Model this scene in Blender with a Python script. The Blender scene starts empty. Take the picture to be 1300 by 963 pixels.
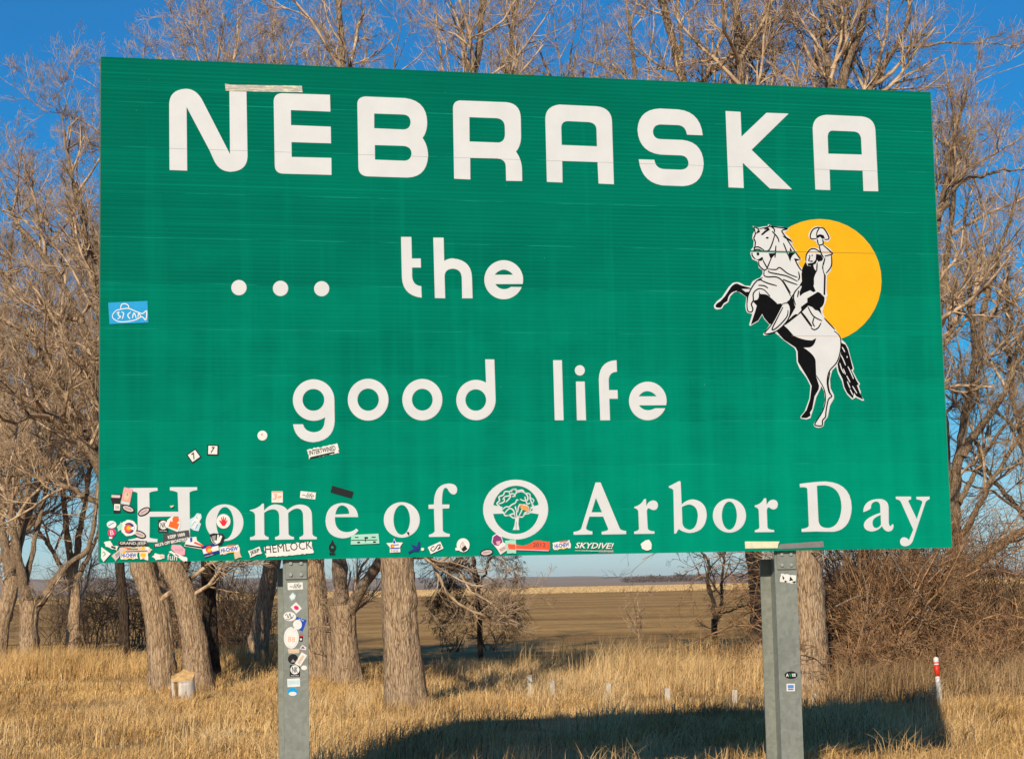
import bpy, bmesh, math, random
import numpy as np
from mathutils import Matrix, Vector

R = math.radians
scene = bpy.context.scene
col = scene.collection
random.seed(7)
rng = np.random.default_rng(11)

# ------------------------------------------------------------------ camera
FPX, PITCH, ROLL, EYE = 2512.0, 0.119633, -0.0211769, 1.6
CX, CY, PW, PH = 650.0, 437.0, 1300.0, 963.0
c_f = np.array([0, math.cos(PITCH), math.sin(PITCH)])
c_r = np.array([1.0, 0, 0]); c_u = np.cross(c_r, c_f)
c_r, c_u = (c_r * math.cos(ROLL) + c_u * math.sin(ROLL), -c_r * math.sin(ROLL) + c_u * math.cos(ROLL))
cam_d = bpy.data.cameras.new('camera'); cam = bpy.data.objects.new('camera', cam_d); col.objects.link(cam)
cam_d.sensor_fit = 'HORIZONTAL'; cam_d.sensor_width = 36; cam_d.lens = FPX / PW * 36
cam_d.shift_y = -(PH / 2 - CY) / PW
cam_d.clip_start = 0.1; cam_d.clip_end = 40000
m = Matrix.Identity(4)
for i in range(3):
    m[i][0], m[i][1], m[i][2] = c_r[i], c_u[i], -c_f[i]
m[2][3] = EYE
cam.matrix_world = m
scene.camera = cam

# ------------------------------------------------------------------ sky and sun
SUN_EL, SUN_AZ = 25.5, 11.0          # azimuth: degrees left of straight behind the camera
world = bpy.data.worlds.new('World'); scene.world = world; world.use_nodes = True
wn, wl = world.node_tree.nodes, world.node_tree.links
sky = wn.new('ShaderNodeTexSky'); sky.sky_type = 'NISHITA'; sky.sun_disc = False
sky.sun_elevation = R(SUN_EL); sky.sun_rotation = R(180 + SUN_AZ)
sky.altitude = 1200; sky.air_density = 1.0; sky.dust_density = 0.2; sky.ozone_density = 1.5
hs = wn.new('ShaderNodeHueSaturation'); hs.inputs['Saturation'].default_value = 1.35
tint = wn.new('ShaderNodeMix'); tint.data_type = 'RGBA'; tint.blend_type = 'MULTIPLY'; tint.inputs['Factor'].default_value = 1.0
tint.inputs['B'].default_value = (0.50, 0.70, 0.90, 1)          # clear, polarised winter blue over the whole sky
wl.new(sky.outputs['Color'], tint.inputs['A']); wl.new(tint.outputs['Result'], hs.inputs['Color'])
sep = wn.new('ShaderNodeSeparateColor'); cmb = wn.new('ShaderNodeCombineColor'); wl.new(hs.outputs['Color'], sep.inputs['Color'])
def wmath(op, a_, b_):
    nd = wn.new('ShaderNodeMath'); nd.operation = op; wl.new(a_, nd.inputs[0]); nd.inputs[1].default_value = b_; return nd.outputs[0]
# the same tone response over the whole sky: deep clear blue above, pale blue at the horizon
wl.new(wmath('MAXIMUM', wmath('MULTIPLY', wmath('SUBTRACT', sep.outputs[0], 0.20), 1.06), 0.24), cmb.inputs[0])
wl.new(wmath('MULTIPLY', wmath('POWER', wmath('MULTIPLY', sep.outputs[1], 0.1), 0.80), 8.5), cmb.inputs[1])
wl.new(wmath('MULTIPLY', wmath('POWER', wmath('MULTIPLY', sep.outputs[2], 0.1), 0.8), 9.4), cmb.inputs[2])
wl.new(cmb.outputs['Color'], wn['Background'].inputs['Color'])
wn['Background'].inputs['Strength'].default_value = 0.092
sd = bpy.data.lights.new('sun', 'SUN'); sd.energy = 4.2; sd.angle = R(0.53); sd.color = (1.0, 0.86, 0.66)
sun = bpy.data.objects.new('sun', sd); col.objects.link(sun)
a, e = R(SUN_AZ), R(SUN_EL)
sun.rotation_euler = Vector((-math.sin(a) * math.cos(e), -math.cos(a) * math.cos(e), math.sin(e))).to_track_quat('Z', 'Y').to_euler()
sun.location = (-6, -20, 20)
vs = scene.view_settings
vs.view_transform = 'Standard'; vs.look = 'None'; vs.exposure = 0.15; vs.gamma = 1.0; vs.use_curve_mapping = False

# ------------------------------------------------------------------ helpers: pixels to places
def ray(px, py):
    d = c_f + c_r * (px - CX) / FPX + c_u * (CY - py) / FPX
    return d / np.linalg.norm(d)
def at(px, py, depth):                       # point on the pixel's ray at a given distance along y
    d = ray(px, py); return np.array([0, 0, EYE]) + d * depth / d[1]
def ground(px, py, z=0.0):
    d = ray(px, py); return np.array([0, 0, EYE]) + d * (z - EYE) / d[2]

# ------------------------------------------------------------------ helpers: objects
def link(name, me, mat=None, parent=None, smooth=False):
    o = bpy.data.objects.new(name, me); col.objects.link(o)
    if mat is not None and len(me.materials) == 0: me.materials.append(mat)
    if parent is not None: o.parent = parent
    if smooth:
        me.polygons.foreach_set('use_smooth', np.ones(len(me.polygons), dtype=bool))
    return o
def empty(name, loc):
    o = bpy.data.objects.new(name, None); o.empty_display_size = 0.2; col.objects.link(o); o.location = [float(c) for c in loc]; return o
def tag(o, label=None, cat=None, group=None, kind=None):
    if label: o['label'] = label
    if cat: o['category'] = cat
    if group: o['group'] = group
    if kind: o['kind'] = kind
    return o
def np_mesh(name, v, f):
    v = np.asarray(v, dtype=np.float32); f = np.asarray(f, dtype=np.int32); k = f.shape[1]
    me = bpy.data.meshes.new(name)
    me.vertices.add(len(v)); me.vertices.foreach_set('co', v.ravel())
    me.loops.add(f.size); me.loops.foreach_set('vertex_index', f.ravel())
    me.polygons.add(len(f)); me.polygons.foreach_set('loop_start', np.arange(0, f.size, k, dtype=np.int32))
    me.update(calc_edges=True)
    return me
def box_mesh(name, x0, x1, y0, y1, z0, z1, bev=0.0):
    bm = bmesh.new(); bmesh.ops.create_cube(bm, size=1)
    for v in bm.verts:
        v.co = Vector(((x0 + x1) / 2 + v.co.x * (x1 - x0), (y0 + y1) / 2 + v.co.y * (y1 - y0), (z0 + z1) / 2 + v.co.z * (z1 - z0)))
    if bev: bmesh.ops.bevel(bm, geom=bm.edges[:], offset=bev, segments=1, affect='EDGES')
    me = bpy.data.meshes.new(name); bm.to_mesh(me); bm.free(); return me

# ------------------------------------------------------------------ helpers: materials
class NT:
    def __init__(s, name):
        s.m = bpy.data.materials.new(name); s.m.use_nodes = True
        s.n, s.l = s.m.node_tree.nodes, s.m.node_tree.links
        s.b = s.n['Principled BSDF']
    def new(s, t, **kw):
        nd = s.n.new(t)
        for k, v in kw.items(): setattr(nd, k, v)
        return nd
    def put(s, sock, v):
        if hasattr(v, 'is_linked') or hasattr(v, 'links'): s.l.new(v, sock)
        else: sock.default_value = v
    def coord(s, out='Object', scale=(1, 1, 1)):
        tc = s.new('ShaderNodeTexCoord'); mp = s.new('ShaderNodeMapping'); s.l.new(tc.outputs[out], mp.inputs['Vector'])
        mp.inputs['Scale'].default_value = scale; return mp.outputs['Vector']
    def noise(s, vec, scale, detail=4, rough=0.6):
        nd = s.new('ShaderNodeTexNoise'); s.l.new(vec, nd.inputs['Vector'])
        nd.inputs['Scale'].default_value = scale; nd.inputs['Detail'].default_value = detail; nd.inputs['Roughness'].default_value = rough
        return nd.outputs['Fac']
    def ramp(s, fac, stops):
        nd = s.new('ShaderNodeValToRGB'); s.l.new(fac, nd.inputs['Fac']); cr = nd.color_ramp
        while len(cr.elements) < len(stops): cr.elements.new(0.5)
        for e_, (p, c) in zip(cr.elements, stops): e_.position = p; e_.color = (*c, 1) if len(c) == 3 else c
        return nd.outputs['Color']
    def math(s, op, a_, b_=0.0):
        nd = s.new('ShaderNodeMath', operation=op); s.put(nd.inputs[0], a_); s.put(nd.inputs[1], b_); return nd.outputs[0]
    def mix(s, fac, a_, b_, blend='MIX'):
        nd = s.new('ShaderNodeMix', data_type='RGBA', blend_type=blend)
        s.put(nd.inputs['Factor'], fac); s.put(nd.inputs['A'], a_); s.put(nd.inputs['B'], b_); return nd.outputs['Result']
    def bump(s, h, strength=0.5, dist=0.01):
        nd = s.new('ShaderNodeBump'); s.l.new(h, nd.inputs['Height'])
        nd.inputs['Strength'].default_value = strength; nd.inputs['Distance'].default_value = dist
        s.l.new(nd.outputs['Normal'], s.b.inputs['Normal'])
    def done(s, color, rough=0.7, spec=0.3, metal=0.0):
        s.put(s.b.inputs['Base Color'], color); s.put(s.b.inputs['Roughness'], rough)
        s.b.inputs['Specular IOR Level'].default_value = spec; s.b.inputs['Metallic'].default_value = metal
        return s.m
def C4(c): return (c[0], c[1], c[2], 1.0)
def plain(name, c, rough=0.55, var=0.12, scale=30, spec=0.3):
    t = NT(name); v = t.coord(); n = t.noise(v, scale, 3)
    lo = [x * (1 - var) for x in c]; hi = [min(1, x * (1 + var)) for x in c]
    return t.done(t.ramp(n, [(0.3, lo), (0.7, hi)]), rough, spec)

def make_bark(name, dark, mid, light, sc=1.0):
    t = NT(name); v = t.coord('Object', (1, 1, 0.17))
    n0 = t.noise(v, 30 * sc, 5, 0.7); vo = t.new('ShaderNodeTexVoronoi', feature='DISTANCE_TO_EDGE')
    wob = t.mix(0.06, v, t.new('ShaderNodeTexNoise').outputs['Color']); t.l.new(wob, vo.inputs['Vector']); vo.inputs['Scale'].default_value = 36 * sc
    n2 = t.noise(t.coord('Object', (1, 1, 0.5)), 2.0, 4); n3 = t.noise(t.coord('Object', (1, 1, .6)), 9, 5, .7)
    h = t.math('ADD', t.math('MULTIPLY', t.ramp(vo.outputs['Distance'], [(0.0, (0, 0, 0)), (0.20, (1, 1, 1))]), 0.22), t.math('MULTIPLY', n0, 1.0))
    c = t.ramp(h, [(0.36, [x * .45 for x in dark]), (0.50, dark), (0.68, mid), (0.98, light)])
    c2 = t.mix(t.ramp(n2, [(0.40, (0, 0, 0)), (0.7, (0.45, 0.45, 0.45))]), c, C4([x * 0.7 for x in mid]))
    c2 = t.mix(t.ramp(n3, [(0.52, (0, 0, 0)), (0.75, (0.5, 0.5, 0.5))]), c2, C4(light))
    t.bump(h, 1.0, 0.035)
    return t.done(c2, 0.9, 0.1)
M = {}
M['bark'] = make_bark('cottonwood bark', (0.24, 0.155, 0.09), (0.50, 0.355, 0.222), (0.66, 0.50, 0.34))
M['bark_dark'] = make_bark('dark bark', (0.03, 0.022, 0.016), (0.085, 0.06, 0.042), (0.16, 0.115, 0.08))  # darker copy of the bark; shadowed trunks carry their shade in this colour
def make_twig(name, c0, c1):
    t = NT(name); v = t.coord(); n = t.noise(v, 5.5, 4)
    return t.done(t.ramp(n, [(0.36, c0), (0.60, c1)]), 0.85, 0.15)
M['limb'] = make_bark('limb bark', (0.12, 0.078, 0.048), (0.38, 0.27, 0.175), (0.60, 0.455, 0.315), 1.5)
M['twig'] = make_twig('twig bark', (0.16, 0.103, 0.062), (0.62, 0.45, 0.29))
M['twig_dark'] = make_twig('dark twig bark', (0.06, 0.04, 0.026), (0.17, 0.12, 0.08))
M['brush'] = make_twig('dry brush stems', (0.10, 0.052, 0.027), (0.48, 0.285, 0.145))

# ------------------------------------------------------------------ ground and fields
def sheet(name, x0, x1, y0, y1, z, mat, nx=1, ny=1, amp=0.0, edge=0.0):
    xs, ys = np.linspace(x0, x1, nx + 1), np.linspace(y0, y1, ny + 1)
    X, Y = np.meshgrid(xs, ys); Z = np.full_like(X, z)
    if amp: Z = Z + amp * (np.sin(X * 0.9 + 1.3 * np.sin(Y * .37)) + np.sin(Y * 0.7 + 2 * np.sin(X * .53))) * 0.5
    if edge: Y[0] += edge * (np.sin(X[0] * .31) + np.sin(X[0] * .73 + 1)); Y[-1] += edge * np.sin(X[-1] * .05)
    v = np.stack([X, Y, Z], -1).reshape(-1, 3)
    i = np.arange((nx + 1) * (ny + 1)).reshape(ny + 1, nx + 1)
    f = np.stack([i[:-1, :-1], i[:-1, 1:], i[1:, 1:], i[1:, :-1]], -1).reshape(-1, 4)
    return tag(link(name, np_mesh(name, v, f), mat, smooth=True), kind='structure')
t = NT('dry turf soil'); v = t.coord(); n = t.noise(v, 1.1, 8, 0.7); n2 = t.noise(v, 14, 4, 0.7)
c = t.ramp(n, [(0.3, (0.34, 0.21, 0.085)), (0.55, (0.56, 0.37, 0.155)), (0.75, (0.68, 0.47, 0.22))])
c = t.mix(t.math('MULTIPLY', n2, 0.40), c, C4((0.18, 0.11, 0.05))); t.bump(n2, 0.8, 0.05)
M['turf'] = t.done(c, 0.95, 0.05)
t = NT('ploughed soil'); v = t.coord('Object', (0.02, 1.0, 1)); n = t.noise(v, 1.3, 6, 0.75); v2 = t.coord('Object', (0.012, 0.16, 1)); n2 = t.noise(v2, 0.6, 5, 0.7)
v3 = t.coord(); n3 = t.noise(v3, 2.5, 6, .75)
c = t.ramp(n, [(0.30, (0.19, 0.105, 0.04)), (0.50, (0.39, 0.23, 0.085)), (0.72, (0.58, 0.36, 0.135))])
c = t.mix(t.ramp(n2, [(0.42, (0, 0, 0)), (0.56, (0.75, 0.75, 0.75))]), c, C4((0.68, 0.43, 0.165)))
c = t.mix(0.35, c, t.ramp(n3, [(.3, (.15, .085, .035)), (.7, (.52, .31, .12))])); t.bump(n, 0.8, 0.12)
M['soil'] = t.done(c, 0.95, 0.05)
t = NT('golden stubble'); v = t.coord('Object', (0.01, 0.06, 1)); n = t.noise(v, 1.5, 6, 0.7)
M['stubble'] = t.done(t.ramp(n, [(0.3, (0.38, 0.25, 0.11)), (0.7, (0.60, 0.42, 0.20))]), 0.95, 0.05)
t = NT('far range'); v = t.coord('Object', (0.002, 0.004, 1)); n = t.noise(v, 2.0, 6, 0.7)
M['range'] = t.done(t.ramp(n, [(0.3, (0.30, 0.22, 0.16)), (0.7, (0.48, 0.37, 0.27))]), 0.95, 0.05)
sheet('ground', -6000, 6000, -120, 16000, -0.06, M['range'])
sheet('grass_verge', -70, 70, -30, 38.5, 0.0, M['turf'], 140, 150, 0.05, 0.5)
def furrows():
    ys = np.concatenate([np.arange(37, 110, .38), np.arange(110, 274, .75)]); xs = np.linspace(-110, 110, 150)
    r_ = np.random.default_rng(4); X, Y = np.meshgrid(xs, ys); k = np.arange(len(ys))
    Z = -0.06 + np.where(k % 2 == 0, .0, .085)[:, None] * r_.uniform(.55, 1.25, X.shape) * (0.75 + .25 * np.sin(Y * .21 + np.sin(X * .05)))
    Y = Y + .12 * np.sin(X * .09 + Y * .13); i_ = np.arange(X.size).reshape(X.shape)
    f = np.stack([i_[:-1, :-1], i_[:-1, 1:], i_[1:, 1:], i_[1:, :-1]], -1).reshape(-1, 4)
    return np_mesh('ploughed_field', np.stack([X, Y, Z], -1).reshape(-1, 3), f)
tag(link('ploughed_field', furrows(), M['soil']), kind='structure')
sheet('stubble_field', -900, 900, 268, 620, -0.025, M['stubble'], 20, 4, 0.0, 3.0)
def hills(name, y, pts, depth, mat):
    v, f = [], []
    xs = np.linspace(pts[0][0], pts[-1][0], 120); hsz = np.interp(xs, [p[0] for p in pts], [p[1] for p in pts])
    hsz = hsz * (1 + 0.10 * np.sin(xs * .011) + 0.07 * np.sin(xs * .027 + 1))
    prof = [(0, -0.5), (0.25, 0.35), (0.5, 0.8), (0.75, 1.0), (1.3, 0.9), (2.0, -.5)]
    for k, (dy, hh) in enumerate(prof):
        for x, h in zip(xs, hsz): v.append((x, y + dy * depth, hh * h))
    n_ = len(xs)
    for k in range(len(prof) - 1):
        for i in range(n_ - 1): f.append((k * n_ + i, k * n_ + i + 1, (k + 1) * n_ + i + 1, (k + 1) * n_ + i))
    return tag(link(name, np_mesh(name, v, f), mat, smooth=True), kind='structure')
hills('hills', 3300, [(-1800, 22), (-1000, 26), (-500, 14), (-150, 9), (150, 7), (450, 9), (900, 4), (1800, 3)], 700, M['range'])
hills('hills', 6200, [(-3600, 60), (-1800, 52), (-700, 30), (0, 20), (500, 16), (1000, 20), (1900, 8), (3600, 6)], 1500, M['range'])

# ------------------------------------------------------------------ the sign: frame of its face
SA, SW, SH = 0.246631, 6.0181, 3.353
S0 = np.array([-2.698245, 12.861035, 1.7820])
sh_, sv_, sn_ = np.array([math.cos(SA), math.sin(SA), 0]), np.array([0, 0, 1.0]), np.array([math.sin(SA), -math.cos(SA), 0])
sbase = S0 + sh_ * SW / 2; sbase[2] = 0
sign = empty('welcome_sign', sbase)
sign.rotation_euler = Matrix(np.stack([sh_, sv_, sn_], 1).tolist()).to_euler()
tag(sign, 'large green highway welcome sign with white lettering on two steel posts', 'sign')
Z0 = S0[2]
def S(px, py, off=0.0):                      # pixel -> (x, y) on the sign's face, in its own metres
    d = ray(px, py); o = np.array([0, 0, EYE]); p0 = S0 + sn_ * off
    p = o + d * (np.dot(p0 - o, sn_) / np.dot(d, sn_)); q = p - S0
    return (float(np.dot(q, sh_)) - SW / 2, float(q[2]) + Z0)

def path(s, ox=0, oy=0, sc=1.0):             # 'x,y' corner, 'x,y*' curve control, '@cx,cy,rx,ry,a0,a1' arc -> photo pixels
    toks = []
    for w in s.split():
        if w[0] == '@':
            cx_, cy_, rx, ry, a0, a1 = map(float, w[1:].split(','))
            n_ = max(6, int(abs(a1 - a0) / 9))
            ang = np.radians(np.linspace(a0, a1, n_ + 1))
            if abs(abs(a1 - a0) - 360) < 1e-6: ang = ang[:-1]
            toks += [(cx_ + rx * math.cos(q), cy_ + ry * math.sin(q), False) for q in ang]
        else:
            st = w.endswith('*'); x, y = map(float, w.rstrip('*').split(',')); toks.append((x, y, st))
    out, n_ = [], len(toks)
    for i, (x, y, st) in enumerate(toks):
        if not st: out.append((x, y)); continue
        p, q = toks[i - 1], toks[(i + 1) % n_]
        a_ = ((p[0] + x) / 2, (p[1] + y) / 2) if p[2] else p[:2]
        b_ = ((q[0] + x) / 2, (q[1] + y) / 2) if q[2] else q[:2]
        for k in range(1, 7):
            u = k / 7; out.append(((1 - u) ** 2 * a_[0] + 2 * u * (1 - u) * x + u * u * b_[0], (1 - u) ** 2 * a_[1] + 2 * u * (1 - u) * y + u * u * b_[1]))
        if q[2]: out.append(b_)
    return [(ox + x / sc, oy + y / sc) for x, y in out]
def fill(name, loops, z, thick=0.0016, off=0.0, cuts=()):   # loops of photo pixels -> filled thin plate on the face
    cu = bpy.data.curves.new(name, 'CURVE'); cu.dimensions = '2D'; cu.fill_mode = 'BOTH'; cu.extrude = thick / 2
    for lp in loops:
        sp = cu.splines.new('POLY'); sp.points.add(len(lp) - 1); sp.use_cyclic_u = True
        for p, q in zip(sp.points, lp):
            x, y = S(q[0], q[1], off); p.co = (x, y, 0, 1)
    tmp = bpy.data.objects.new('tmp', cu); me = bpy.data.meshes.new_from_object(tmp)
    bpy.data.objects.remove(tmp); bpy.data.curves.remove(cu)
    bm = bmesh.new(); bm.from_mesh(me)
    for v in bm.verts: v.co.z += z
    for (yc, g) in cuts:
        for s_ in (-1, 1):
            bmesh.ops.bisect_plane(bm, geom=bm.verts[:] + bm.edges[:] + bm.faces[:], plane_co=(0, yc + s_ * g / 2, 0), plane_no=(0, 1, 0))
        dead = [f for f in bm.faces if abs(f.calc_center_median().y - yc) < g * 0.49 and max(abs(v.co.y - yc) for v in f.verts) < g * 0.51]
        bmesh.ops.delete(bm, geom=dead, context='FACES')
    bm.to_mesh(me); bm.free(); me.name = name
    return me
def ribbon(name, lines, width, z, off=0.0):  # polylines of photo pixels -> ribbons; width in photo pixels
    v, f = [], []
    for ln in lines:
        p = [np.array(q) for q in ln]
        # Catmull-Rom resample
        pts = []
        for i in range(len(p) - 1):
            p0, p1, p2, p3 = p[max(i - 1, 0)], p[i], p[i + 1], p[min(i + 2, len(p) - 1)]
            for k in range(4):
                u = k / 4; pts.append(0.5 * ((2 * p1) + (-p0 + p2) * u + (2 * p0 - 5 * p1 + 4 * p2 - p3) * u * u + (-p0 + 3 * p1 - 3 * p2 + p3) * u ** 3))
        pts.append(p[-1]); b = len(v)
        for i, q in enumerate(pts):
            d = pts[min(i + 1, len(pts) - 1)] - pts[max(i - 1, 0)]; d = d / (np.linalg.norm(d) + 1e-9)
            w = width / 2 * (0.55 + 0.45 * math.sin(math.pi * min(1, max(0, i / (len(pts) - 1)))) ** 0.5)
            nn = np.array([-d[1], d[0]]) * w
            for s_ in (1, -1):
                x, y = S(*(q + nn * s_), off); v.append((x, y, z))
        for i in range(len(pts) - 1): f.append((b + 2 * i, b + 2 * i + 1, b + 2 * i + 3, b + 2 * i + 2))
    return np_mesh(name, v, f)
def text_mesh(name, s, cx_, cy_, w, h, ang, z, shear=0.0, off=0.0, bold=0.0):   # centre, box in photo pixels, degrees clockwise
    cu = bpy.data.curves.new(name, 'FONT'); cu.body = s; cu.shear = shear; cu.offset = bold; cu.resolution_u = 2
    tmp = bpy.data.objects.new('tmp', cu); me = bpy.data.meshes.new_from_object(tmp)
    bpy.data.objects.remove(tmp); bpy.data.curves.remove(cu)
    co = np.array([v.co[:2] for v in me.vertices]); lo, hi = co.min(0), co.max(0)
    ca, sa = math.cos(R(ang)), math.sin(R(ang))
    for v, q in zip(me.vertices, co):
        u = ((q - lo) / (hi - lo) - 0.5) * np.array([w, -h])
        x, y = S(cx_ + u[0] * ca - u[1] * sa, cy_ + u[0] * sa + u[1] * ca, off); v.co = (x, y, z)
    me.name = name; return me

# sign materials
def green_panel(k):
    t = NT('green sheeting'); v = t.coord('Object')
    st = t.noise(t.coord('Object', (7, 0.3, 1)), 1.0, 3, 0.6)          # vertical wash streaks
    bl = t.noise(t.coord('Object', (.8, 1.5, 1)), 1.5, 5, 0.6); fine = t.noise(t.coord('Object', (0.16, 70, 1)), 1.0, 2, 0.5)   # drawn lines of the sheeting
    wv = t.new('ShaderNodeTexWave', wave_type='BANDS', bands_direction='Y', wave_profile='SIN'); t.l.new(v, wv.inputs['Vector'])
    wv.inputs['Scale'].default_value = 11.4; wv.inputs['Distortion'].default_value = 0.15
    base = rng.uniform(0.95, 1.05); retro_light_wear = (11 - k) / 11               # lower panels painted lighter for retroreflected light, with more chalky patches
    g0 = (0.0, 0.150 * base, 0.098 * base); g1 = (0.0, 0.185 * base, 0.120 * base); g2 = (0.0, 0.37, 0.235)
    lift = 1 + 0.30 * retro_light_wear
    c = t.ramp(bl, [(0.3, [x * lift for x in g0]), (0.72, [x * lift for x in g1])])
    lo = 0.74 - 0.42 * retro_light_wear
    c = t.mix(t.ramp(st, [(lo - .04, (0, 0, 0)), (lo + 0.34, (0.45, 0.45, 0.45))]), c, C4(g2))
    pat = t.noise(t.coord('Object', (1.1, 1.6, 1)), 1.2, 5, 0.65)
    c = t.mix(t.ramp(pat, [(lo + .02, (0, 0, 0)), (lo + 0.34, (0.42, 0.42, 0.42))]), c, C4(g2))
    c = t.mix(t.math('MULTIPLY', t.ramp(wv.outputs['Fac'], [(0.70, (0, 0, 0)), (0.95, (1, 1, 1))]), t.math('MULTIPLY', t.noise(t.coord('Object', (.5, 3, 1)), 1.3, 3), 0.5)), c, C4((0.0, 0.31, 0.20)))
    c = t.mix(t.ramp(fine, [(0.60, (0, 0, 0)), (0.74, (0.55, 0.55, 0.55))]), c, C4((0.0, 0.31, 0.20)))
    sx = t.new('ShaderNodeSeparateXYZ'); t.l.new(t.coord('Generated'), sx.inputs[0])
    rub = t.math('MULTIPLY', t.math('LESS_THAN', sx.outputs[1], 0.018), t.ramp(t.noise(t.coord('Object', (1.5, 1, 1)), 2, 4), [(.42, (0, 0, 0)), (.6, (.6, .6, .6))]))
    c = t.mix(rub, c, C4((0.01, 0.40, 0.27)))                          # rubbed lower edge of the panel
    sp = t.noise(v, 34, 2, .5); c = t.mix(t.ramp(sp, [(.77, (0, 0, 0)), (.80, (.7, .7, .7))]), c, C4((.10, .42, .31)))   # specks and scratches
    t.bump(wv.outputs['Fac'], 0.10, 0.002)
    t.b.inputs['Diffuse Roughness'].default_value = 1.0
    return t.done(c, 0.8, 0.02)
t = NT('white sheeting'); v = t.coord('Object'); n = t.noise(v, 6, 4)
wv = t.new('ShaderNodeTexWave', wave_type='BANDS', bands_direction='X'); t.l.new(v, wv.inputs['Vector']); wv.inputs['Scale'].default_value = 13
c = t.ramp(n, [(0.3, (0.60, 0.62, 0.635)), (0.7, (0.655, 0.675, 0.69))])
c = t.mix(t.math('MULTIPLY', t.ramp(wv.outputs['Fac'], [(0.8, (0, 0, 0)), (1, (1, 1, 1))]), 0.12), c, C4((0.60, 0.575, 0.52)))
M['white'] = t.done(c, 0.55, 0.3)
M['ink'] = plain('black ink', (0.004, 0.004, 0.005), 0.6, .3, 30, 0.08)
M['yellow'] = plain('yellow sheeting', (0.80, 0.40, 0.001), 0.55, 0.05, 5)
t = NT('galvanised steel'); v = t.coord(); vo = t.new('ShaderNodeTexVoronoi'); t.l.new(v, vo.inputs['Vector']); vo.inputs['Scale'].default_value = 38
n = t.noise(v, 5, 5, .7)
c = t.mix(0.55, t.ramp(vo.outputs['Color'], [(0.1, (0.19, 0.21, 0.185)), (0.9, (0.31, 0.33, 0.295))]), t.ramp(n, [(0.3, (0.185, 0.205, 0.18)), (0.7, (0.30, 0.32, 0.285))]))
M['galv'] = t.done(c, 0.6, 0.4, 0.25)
M['alu'] = plain('aluminium', (0.45, 0.45, 0.43), 0.5)
M['tape'] = None
t = NT('weathered tape'); v = t.coord('Object', (2, 14, 1)); n = t.noise(v, 6, 4, .7)
M['tape'] = t.done(t.ramp(n, [(0.42, (0.72, 0.66, 0.46)), (0.5, (0.40, 0.39, 0.36)), (0.66, (0.33, 0.33, 0.32))]), 0.6)
M['tape_dark'] = plain('dull grey tape', (0.20, 0.20, 0.195), 0.5)
M['cream'] = plain('cream tape', (0.74, 0.68, 0.48), 0.6)

# panels
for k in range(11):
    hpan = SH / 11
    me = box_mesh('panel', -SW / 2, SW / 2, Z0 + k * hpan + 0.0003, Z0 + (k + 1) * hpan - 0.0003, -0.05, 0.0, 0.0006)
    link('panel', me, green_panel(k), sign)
M['edge'] = plain('dull panel edge', (0.10, 0.17, 0.13), .6)
for e0 in (-SW / 2 - 0.005, SW / 2 + 0.001):
    link('edge_strip', box_mesh('edge_strip', e0, e0 + 0.004, Z0 + .01, Z0 + SH - .01, -0.05, -0.004), M['edge'], sign)

# letters
SEAM = [Z0 + k * SH / 11 for k in range(12)]
def letter(crop, outer, *holes, cuts=(), label=None):
    ox, oy, sc = crop
    o = link('letter', fill('letter', [path(p, ox, oy, sc) for p in (outer,) + holes], 0.0016, 0.0022, cuts=cuts), M['white'], sign)
    return o
A_, B_, C_, D_ = (200, 90, 5), (440, 100, 5), (680, 110, 5), (890, 120, 5)
cut9 = ((SEAM[9], 0.0014),)
letter(A_, '76,630 188,634 184,230 330,505 360,572 392,640* 465,641 568,636* 571,545 564,133 456,130 460,530 292,203 252,115* 180,115 74,120* 74,215', cuts=cut9)
letter(A_, '790,143 1094,153 1097,260 846,250 847,345 1099,355 1101,461 850,453 851,547 1103,553 1104,661 795,653 745,650* 744,600 737,195 738,145*', cuts=cut9)
letter(B_, '118,114 370,124 510,140* 511,280 510,340* 482,377 516,425* 517,490 510,625* 385,628 130,620 78,615* 75,565 68,165 66,118*',
       '175,222 355,228 404,230* 406,276 404,322* 360,323 175,315', '179,422 360,427 411,432* 412,475 408,520* 365,521 180,514', cuts=cut9)
letter(B_, '722,139 1015,150 1105,160* 1105,255 1107,370 1105,430* 1075,463 1112,515* 1113,580 1114,650 1012,648 1010,555 1008,512* 955,507 784,503 785,640 682,635 675,190 676,140*',
       '779,245 950,251 1003,256* 1004,310 1005,355 1003,400* 965,406 780,399', cuts=cut9)
letter(C_, '150,115 385,126 482,135* 484,225 496,620 399,616 392,481 168,473 170,609 71,605 61,205 62,125*',
       '205,220 335,226 385,232* 386,275 389,380 165,371 162,260 165,220*', cuts=cut9)
letter(C_, '1060,310 960,306 952,248* 900,245 790,241 745,245* 744,290 748,330* 790,334 930,339 1060,352* 1066,490 1060,625* 935,632 800,627 670,605* 654,462 753,465 760,520* 815,524 920,528 970,525* 970,485 965,440* 920,437 790,432 655,415* 646,275 652,145* 790,140 905,146 1045,160*', cuts=cut9)
letter(D_, '155,106 250,111 256,268 415,117 555,122 320,352 576,602 436,597 264,434 270,594 174,590', cuts=cut9)
letter(D_, '795,130 1020,140 1104,150* 1106,235 1124,615 1030,613 1025,484 815,478 819,607 725,604 708,215 712,135*',
       '835,230 970,236 1014,240* 1016,290 1020,382 807,376 803,268 806,230*', cuts=cut9)
T_ = (490, 280, 6.5)
letter(T_, '124,135 209,135 213,313 286,313 288,388 215,388 215,460 220,535* 291,541 294,636 140,620* 131,470')
letter(T_, '390,141 475,141 480,333 515,312* 550,312 705,325* 709,470 714,641 628,641 625,470 620,400* 550,397 485,400* 483,460 488,641 403,639')
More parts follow.
